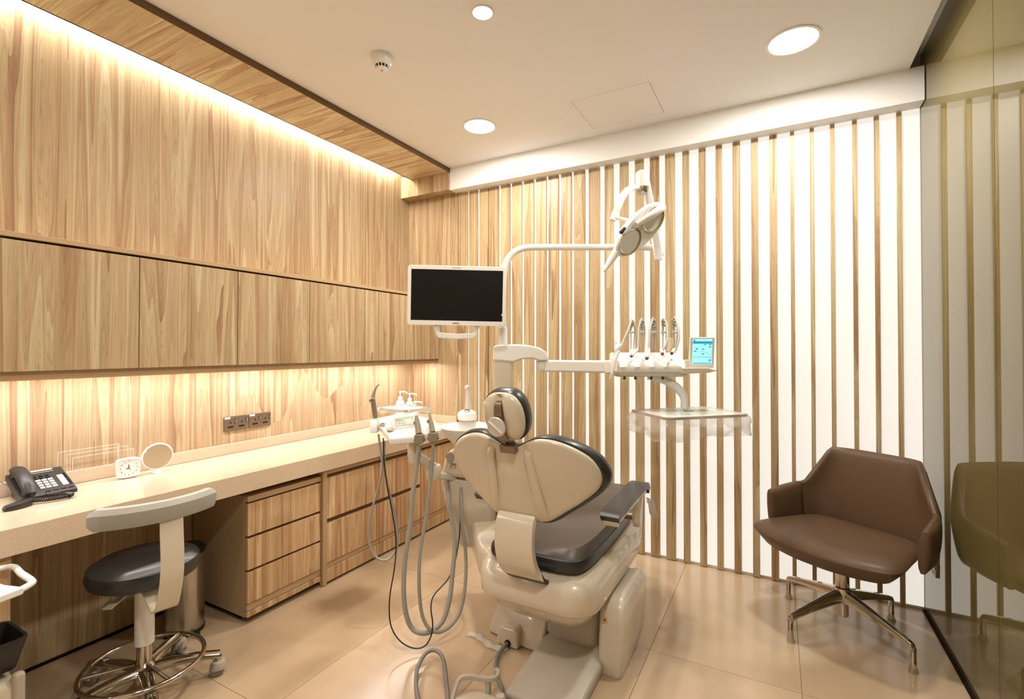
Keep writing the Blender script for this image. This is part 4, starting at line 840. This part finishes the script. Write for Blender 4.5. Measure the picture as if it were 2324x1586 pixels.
# syringe standing at the left
sy0, sy1 = L(853, 952, 2.50), L(846, 906, 2.47)
sy = obj('air_syringe', MB().lathe([(0.014, 0.0), (0.015, 0.008), (0.0135, 0.02), (0.0125, (sy1 - sy0).length)], sy0, sy1 - sy0, 18), 'grip_grey', asu)
obj('syringe_collar', MB().lathe([(0.018, -0.012), (0.019, 0.004), (0.015, 0.012)], sy0, sy1 - sy0, 18), 'white', sy)
obj('syringe_nozzle', MB().tube([sy1, L(847, 898, 2.47), L(851, 885, 2.46), L(856, 876, 2.45), L(862, 872, 2.44)], [0.013, 0.011, 0.0065, 0.0038, 0.002], 12, 4), 'warm_grey', sy)
obj('syringe_button', MB().lathe([(0.006, 0), (0.006, 0.006), (0, 0.008)], sy1 + Vector((-0.010, -0.004, -0.006)), (-1, -0.3, 0.1), 10), 'mid_grey', sy)
obj('syringe_holder', MB().loft([[p + Vector((dx, dy, dz)) for dx, dy in rrect(-0.018, 0.018, -0.03, 0.03, 0.012)] for p, dz in ((L(850, 972, 2.47), -0.02), (L(850, 968, 2.47), 0.0), (L(850, 953, 2.49), 0.0))]), 'white', asu, ang=60)
# two suction handpieces in grey holders
for (ut, vt, ub, vb, rt, rb) in ((945, 944, 950, 980, 0.0085, 0.0145), (975, 940, 981, 976, 0.0055, 0.0125)):
    a_ = L(ub, vb, 2.375); b_ = L(ut, vt, 2.42)
    hp_ = obj('suction_handpiece', MB().lathe([(rb * 1.1, -0.012), (rb, 0.0), (rb, (b_ - a_).length * 0.35), (rt * 1.25, (b_ - a_).length * 0.8), (rt, (b_ - a_).length), (rt * 0.75, (b_ - a_).length)], a_, b_ - a_, 18), 'grip_grey', asu)
    obj('valve_lever', MB().lathe([(0.005, -0.008), (0.006, 0.0), (0.005, 0.008)], a_.lerp(b_, 0.55) + Vector((-0.013, -0.003, 0)), (0, 0.3, 1), 10), 'mid_grey', hp_)
    hc_ = L(ub + 2, vb + 14, 2.365)
    obj('hose_holder', MB().loft([[hc_ + Vector((dx, dy, dz)) for dx, dy in ((-w_, -0.020), (w_, -0.020), (w_, 0.02), (-w_, 0.02))] for w_, dz in ((0.016, -0.026), (0.024, -0.014), (0.022, 0.014), (0.019, 0.020))]), 'grip_grey', hp_, bevel=0.004)
    obj('holder_pin', MB().cyl(hc_ + Vector((-0.028, 0, -0.010)), hc_ + Vector((0.028, 0, -0.010)), 0.004, 8), 'black', hp_)
# carrying arm to the cuspidor
obj('arm_post', MB().lathe([(0.030, -0.10), (0.033, -0.09), (0.033, -0.035), (0.031, -0.03), (0.031, 0.025)], L(940, 1003, 2.44), n=28), 'cream', asu)
pa, pb = L(940, 1031, 2.45), L(985, 1061, 2.52)
armbox(pa, pb, 0.030, 0.024, 'cream', 'arm', 0.014, asu)
obj('arm_elbow', MB().lathe([(0.036, -0.045), (0.038, -0.04), (0.038, 0.018), (0.034, 0.026), (0.0, 0.03)], L(984, 1066, 2.52), n=28), 'cream', asu)
armbox(L(980, 1078, 2.52), L(1030, 1080, 2.62), 0.032, 0.020, 'cream', 'arm', 0.012, asu)
# hoses
H1 = [(952, 1012, 2.37), (945, 1060, 2.36), (937, 1120, 2.34), (930, 1200, 2.32), (919, 1270, 2.30), (916, 1345, 2.28), (922, 1395, 2.27), (935, 1425, 2.27), (955, 1436, 2.27), (980, 1432, 2.30), (1005, 1408, 2.34), (1020, 1360, 2.38), (1027, 1300, 2.43), (1032, 1230, 2.48), (1024, 1170, 2.53), (1016, 1120, 2.57), (1018, 1086, 2.60)]
H2 = [(983, 1008, 2.37), (981, 1050, 2.37), (975, 1110, 2.36), (966, 1180, 2.34), (954, 1250, 2.32), (951, 1320, 2.30), (955, 1380, 2.29), (966, 1415, 2.29), (982, 1432, 2.29), (1004, 1432, 2.31), (1030, 1412, 2.35), (1048, 1375, 2.39), (1057, 1310, 2.44), (1056, 1245, 2.49), (1048, 1180, 2.54), (1046, 1120, 2.58), (1047, 1086, 2.61)]
obj('suction_hose', MB().tube([L(*p) for p in H1], 0.0115, 12, 5), 'hose_grey', asu)
obj('suction_hose', MB().tube([L(*p) for p in H2], 0.0085, 12, 5), 'hose_grey', asu)
H3 = [(859, 985, 2.46), (863, 1020, 2.45), (868, 1060, 2.44), (858, 1110, 2.43), (846, 1150, 2.42), (837, 1190, 2.41), (838, 1230, 2.40), (850, 1260, 2.40), (871, 1272, 2.40), (890, 1262, 2.41), (901, 1240, 2.42), (902, 1205, 2.43), (895, 1160, 2.44), (882, 1110, 2.45), (873, 1060, 2.46), (872, 1000, 2.46)]
obj('syringe_hose', MB().tube([L(*p) for p in H3], 0.0055, 10, 5), 'hose_grey', asu)
H4 = [(870, 994, 2.44), (871, 1040, 2.44), (878, 1100, 2.43), (890, 1160, 2.42), (899, 1230, 2.40), (895, 1290, 2.36), (885, 1350, 2.31), (884, 1400, 2.27), (892, 1432, 2.25), (912, 1458, 2.235), (940, 1471, 2.235), (964, 1466, 2.245), (978, 1444, 2.26), (982, 1415, 2.28), (978, 1380, 2.31), (984, 1352, 2.35), (1005, 1328, 2.40), (1020, 1308, 2.43), (1034, 1270, 2.48), (1043, 1210, 2.54), (1045, 1160, 2.60)]
obj('black_cable', MB().tube([L(*p) for p in H4], 0.0032, 8, 5), 'black', asu)
# ------------------------------------------------------------------ second bagged tray behind the console
TZ2 = 1.045
dist = (1.40 - TZ2)
c0 = at(922, 928, 2.72); c0.z = TZ2
e1 = (at(842, 923, 2.90) - at(922, 930, 2.72)); e1.z = 0; e1.normalize()
e2 = Vector((e1.y, -e1.x, 0))
if e2.dot(at(984, 916, 2.9) - c0) < 0: e2 = -e2
at_ = thing('assistant_tray', 'small bagged tray beside the pump bottles behind the console', 'tray', tuple(c0 + e1 * 0.12 + e2 * 0.09))
def tp2(a, b, z): return c0 + e1 * a + e2 * b + Vector((0, 0, z))
o_ = rrect(0, 0.235, 0, 0.18, 0.015)
obj('tray', MB().loft([[tp2(a, b, 0.0) for a, b in o_], [tp2(a, b, 0.006) for a, b in o_]]), 'white', at_)
obj('edge_strip', MB().loft([[tp2(0.1175 + (a - 0.1175) * k, 0.09 + (b - 0.09) * k, z) for a, b in o_] for k, z in ((1.0, -0.006), (1.03, -0.005), (1.03, 0.010), (1.0, 0.011), (0.98, 0.011))], caps=False), 'wood_dark', at_)
bag('plastic_bag', at_, tp2, 0.235, 0.18, 0.045, 8.0)
obj('support_arm', MB().tube([tp2(0.1, 0.09, 0.0), tp2(0.1, 0.09, -0.04), L(925, 968, 2.50) * 0 + tp2(0.02, 0.04, -0.07)], 0.012, 10), 'white', at_)
# ------------------------------------------------------------------ brown swivel armchair
ar = thing('armchair', 'brown leather swivel armchair with polished four-star base by the glass wall', 'chair', (0.278, 2.925, 0), math.radians(-33))
obj('column', MB().lathe([(0.024, 0.075), (0.026, 0.08), (0.026, 0.20), (0.030, 0.21), (0.030, 0.36)], n=24), 'chrome', ar)
obj('hub', MB().lathe([(0.0, 0.135), (0.036, 0.14), (0.04, 0.17), (0.036, 0.215), (0.028, 0.222)], n=24), 'chrome', ar)
for k in range(4):
    a = math.radians(78 + 90 * k); d = Vector((math.cos(a), math.sin(a), 0)); n_ = Vector((-d.y, d.x, 0)); rings = []
    for r, z, hw, hh in ((0.015, 0.180, 0.026, 0.026), (0.10, 0.165, 0.021, 0.022), (0.20, 0.145, 0.017, 0.016), (0.30, 0.122, 0.015, 0.012), (0.325, 0.112, 0.014, 0.012), (0.334, 0.095, 0.013, 0.006)):
        c_ = d * r + Vector((0, 0, z))
        rings.append([c_ + n_ * hw * x + Vector((0, 0, hh)) * y for x, y in ((-1, -1), (1, -1), (1, 0.3), (0.6, 1), (-0.6, 1), (-1, 0.3))])
    leg = obj('leg', MB().loft(rings), 'chrome', ar, bevel=0.003)
    obj('foot', MB().lathe([(0.018, 0.0), (0.019, 0.006), (0.0125, 0.03), (0.0115, 0.105), (0.006, 0.112)], d * 0.326, n=16), 'chrome', leg)
# seat: wide lens-shaped cushion
so = smooth_outline([(-0.335, -0.20), (-0.27, -0.265), (-0.12, -0.30), (0, -0.305), (0.12, -0.30), (0.27, -0.265), (0.335, -0.20), (0.31, -0.02), (0.27, 0.16), (0.2, 0.235), (0, 0.25), (-0.2, 0.235), (-0.27, 0.16), (-0.31, -0.02)], 4)
def seat_fn(a, b, h):
    return (a, b, 0.445 + h - 0.018 * (a / 0.3) ** 2 * 0 + 0.03 * max(0, -b - 0.12) * -1 + 0.012 * (abs(a) / 0.33) ** 2)
obj('seat', MB().pillow(so, seat_fn, [(0.15, -0.085), (0.6, -0.085), (0.84, -0.06), (0.97, -0.012), (1.0, 0.004), (0.975, 0.018), (0.88, 0.032), (0.6, 0.038), (0.15, 0.036)]), 'leather', ar)
# shell: plan curve, heights
def plan(s):        # s in -1..1 around the back
    A = abs(s); sg = 1 if s >= 0 else -1
    P = [(0, 0.285), (0.12, 0.283), (0.20, 0.268), (0.258, 0.232), (0.290, 0.185), (0.312, 0.125), (0.327, 0.065), (0.336, 0.01), (0.346, -0.045)]
    q = A * (len(P) - 1); i = min(int(q), len(P) - 2); t = q - i
    p0, p1, p2, p3 = (Vector(P[max(i - 1, 0)] if i > 0 else (-P[1][0], P[1][1])), Vector(P[i]), Vector(P[i + 1]), Vector(P[min(i + 2, len(P) - 1)]))
    v = 0.5 * (2 * p1 + (p2 - p0) * t + (2 * p0 - 5 * p1 + 4 * p2 - p3) * t * t + (3 * p1 - p0 - 3 * p2 + p3) * t ** 3)
    return Vector((v.x * sg, v.y))
def top_z(A):
    if A < 0.30: return 0.845
    if A < 0.52: k = (A - 0.30) / 0.22; k = k * k * (3 - 2 * k); return 0.845 - 0.20 * k
    return 0.645 - 0.035 * (A - 0.52) / 0.48
def bot_z(A): return 0.405 + 0.022 * min(1, A / 0.6)
def shell(s0, s1, nu, nv, th, name):
    mb = MB(); faces = []
    def pt(u, v, side):
        s = s0 + (s1 - s0) * u; A = abs(s); p = plan(s); e = 0.004
        tg = plan(min(1, s + e)) - plan(max(-1, s - e)); nn = Vector((tg.y, -tg.x)).normalized()     # outwards/inwards
        if nn.dot(p - Vector((0, 0.02))) < 0: nn = -nn
        z0, z1 = bot_z(A), top_z(A); z = z0 + (z1 - z0) * v
        lean = 0.055 * max(0, (z - 0.42) / 0.42) * (1 - 0.5 * A)
        taper = 1 - 0.27 * max(0, (z - 0.62) / 0.22) * min(1, A / 0.40) * (1 if A < 0.55 else 0)
        bulge = th * (0.35 + 0.65 * math.sin(math.pi * min(max(v, 0.0), 1.0)) ** 0.4) * (0.35 + 0.65 * math.sin(math.pi * min(max(u, 0.02), 0.98)) ** 0.35)
        q = Vector((p.x * taper, p.y)) + nn * (lean + side * bulge / 2)
        return Vector((q.x, q.y, z))
    ring = []
    for j in range(nv + 1):
        row = [pt(i / nu, j / nv, 1) for i in range(nu + 1)] + [pt(i / nu, j / nv, -1) for i in range(nu, -1, -1)]
        ring.append(row)
    mb.loft(ring)
    return obj(name, mb, 'leather', ar, ang=75)
shell(-0.535, 0.535, 28, 14, 0.062, 'backrest')
shell(0.54, 1.0, 12, 10, 0.062, 'armrest')
shell(-1.0, -0.54, 12, 10, 0.062, 'armrest')
# ------------------------------------------------------------------ stool
st = thing('stool', 'round black-seated clinic stool on a chrome castor base at the worktop', 'stool', (-2.275, 1.038, 0), math.radians(78))
obj('seat', MB().lathe([(0.0, 0.466), (0.160, 0.468), (0.184, 0.482), (0.192, 0.508), (0.186, 0.536), (0.158, 0.553), (0.06, 0.552), (0.0, 0.550)], n=48), 'vinyl', st)
obj('seat_plate', MB().lathe([(0.06, 0.445), (0.13, 0.462), (0.13, 0.468)], n=24), 'warm_grey', st)
obj('sleeve', MB().lathe([(0.034, 0.20), (0.034, 0.44), (0.05, 0.45)], n=24), 'white', st)
obj('column', MB().lathe([(0.027, 0.06), (0.027, 0.205)], n=24), 'chrome', st)
obj('hub', MB().lathe([(0.036, 0.055), (0.036, 0.115), (0.028, 0.125)], n=24), 'chrome', st)
n5 = 5
for k in range(n5):
    a = math.radians(-24.5 + 72 * k); d = Vector((math.cos(a), math.sin(a), 0))
    lg = obj('leg', MB().tube([Vector((0, 0, 0.09)) + d * 0.02, Vector((0, 0, 0.098)) + d * 0.10, Vector((0, 0, 0.095)) + d * 0.19, Vector((0, 0, 0.085)) + d * 0.265], [0.028, 0.025, 0.022, 0.020], 12, 4, flat=(0.75, 1.0), up=(0, 0, 1)), 'chrome', st)
    e = d * 0.262; sd_ = Vector((-d.y, d.x, 0))
    cs = obj('castor', MB().lathe([(0.010, 0.058), (0.012, 0.078)], e, n=10), 'steel', lg)
    for s in (-1, 1):
        obj('wheel', MB().lathe([(0.012, -0.009), (0.027, -0.008), (0.0285, 0.0), (0.027, 0.008), (0.012, 0.009)], e + sd_ * 0.013 * s + Vector((0, 0, 0.0288)) - d * 0.006, sd_, 20), 'mid_grey', lg)
    obj('castor_hood', MB().lathe([(0.0, 0.0), (0.03, 0.0), (0.031, 0.006), (0.024, 0.03), (0.0, 0.033)], e + Vector((0, 0, 0.028)), (0, 0, 1), 16), 'warm_grey', lg)
ring_pts = [(0.207 * math.cos(2 * math.pi * k / 48), 0.207 * math.sin(2 * math.pi * k / 48), 0.118) for k in range(49)]
rg = obj('foot_ring', MB().tube(ring_pts, 0.0095, 10, 1), 'chrome', st)
for k in range(3):
    a = math.radians(40 + 120 * k)
    obj('spoke', MB().cyl((0.03 * math.cos(a), 0.03 * math.sin(a), 0.12), (0.207 * math.cos(a), 0.207 * math.sin(a), 0.118), 0.007, 8), 'chrome', rg)
# curved back on a bent strap, at local -y
bo = []
R_ = 0.30
def bpt(u, th, z):
    a = -math.pi / 2 + u * 0.72; r = R_ + th
    return Vector((r * math.cos(a), 0.075 + r * math.sin(a), z))
rings = []
for k in range(21):
    u = -1 + 2 * k / 20; e = 1 - 0.35 * max(0, (abs(u) - 0.9) / 0.1)
    rings.append([bpt(u, dx * e, 0.785 + dz * e) for dx, dz in ((0.020, -0.038), (0.024, -0.030), (0.026, 0.018), (0.012, 0.036), (-0.012, 0.037), (-0.018, 0.03), (-0.016, -0.036), (-0.012, -0.040))])
obj('backrest', MB().loft(rings), 'matt_grey', st, ang=30)
obj('strap', MB().band([(0.03, -0.230, 0.80), (0.03, -0.238, 0.70), (0.03, -0.250, 0.60), (0.028, -0.248, 0.52), (0.022, -0.220, 0.42), (0.015, -0.193, 0.398), (0.01, -0.165, 0.418), (0, -0.12, 0.455), (0, -0.04, 0.470)], (1, 0, 0), [0.076, 0.076], 0.006), 'cream', st)
obj('lever', MB().band([(-0.03, -0.05, 0.462), (-0.09, -0.08, 0.445), (-0.14, -0.11, 0.430)], (0.6, -0.8, 0.1), [0.02, 0.035], 0.006), 'warm_grey', st)
# ------------------------------------------------------------------ pedal bin
bn = thing('pedal_bin', 'brushed steel cylinder bin behind the stool', 'bin', (-2.60, 1.36, 0))
obj('body', MB().lathe([(0.080, 0.0), (0.084, 0.004), (0.085, 0.02), (0.085, 0.385)], (-2.60, 1.36, 0), n=40), 'steel', bn)
obj('base_ring', MB().lathe([(0.088, 0.0005), (0.088, 0.018), (0.0855, 0.02)], (-2.60, 1.36, 0), n=40), 'black', bn)
obj('lid', MB().lathe([(0.089, 0.385), (0.090, 0.40), (0.075, 0.415), (0.03, 0.421), (0.0, 0.422)], (-2.60, 1.36, 0), n=40), 'black', bn)
obj('pedal', MB().box(-2.515, -2.485, 1.345, 1.375, 0.006, 0.014), 'black', bn, bevel=0.002)
# ------------------------------------------------------------------ cart at the left edge
ct = thing('cart', 'white plastic treatment cart cut by the left edge of the photo', 'cart', (-2.20, 0.46, 0))
obj('body', MB().box(-2.320, -2.115, 0.24, 0.625, 0.05, 0.355), 'cream', ct, bevel=0.03, seg=4)
obj('corner_post', MB().box(-2.135, -2.105, 0.600, 0.632, 0.045, 0.375), 'warm_grey', ct, bevel=0.012, seg=3)
for sx, sy in ((-2.30, 0.27), (-2.14, 0.27), (-2.30, 0.59), (-2.14, 0.59)):
    obj('castor', MB().lathe([(0.0, -0.012), (0.026, -0.012), (0.028, 0), (0.026, 0.012), (0.0, 0.012)], (sx, sy, 0.0285), (1, 0, 0), 16), 'mid_grey', ct)
for sx, sy in ((-2.30, 0.28), (-2.15, 0.28)):
    obj('post', MB().cyl((sx, sy, 0.3), (sx, sy, 0.645), 0.012, 12), 'warm_grey', ct)
to = [(-2.325, 0.22), (-2.04, 0.22), (-2.035, 0.54), (-2.05, 0.608), (-2.075, 0.600), (-2.12, 0.585), (-2.2, 0.575), (-2.325, 0.575)]
obj('tray_top', MB().prism(to, lambda a, b, h: Vector((a, b, h)), 0.640, 0.664), 'white', ct, bevel=0.006, seg=3)
obj('push_handle', MB().tube([(-2.060, 0.600, 0.653), (-2.082, 0.632, 0.654), (-2.11, 0.642, 0.654), (-2.2, 0.645, 0.654), (-2.31, 0.648, 0.654), (-2.318, 0.57, 0.653)], 0.010, 10, 4), 'white', ct)
bb = thing('waste_tray', 'black open bin hanging on the cart', 'bin', (-2.22, 0.56, 0.36))
mb = MB(); o_ = rrect(-2.315, -2.125, 0.42, 0.645, 0.025); cxx, cyy = -2.22, 0.53
def sc_(k, z): return [Vector((cxx + (a - cxx) * k, cyy + (b - cyy) * k, z)) for a, b in o_]
mb.loft([sc_(0.80, 0.378), sc_(1.0, 0.47), sc_(1.0, 0.475), sc_(0.93, 0.475), sc_(0.76, 0.385)])
obj('tub', mb, 'black', bb)
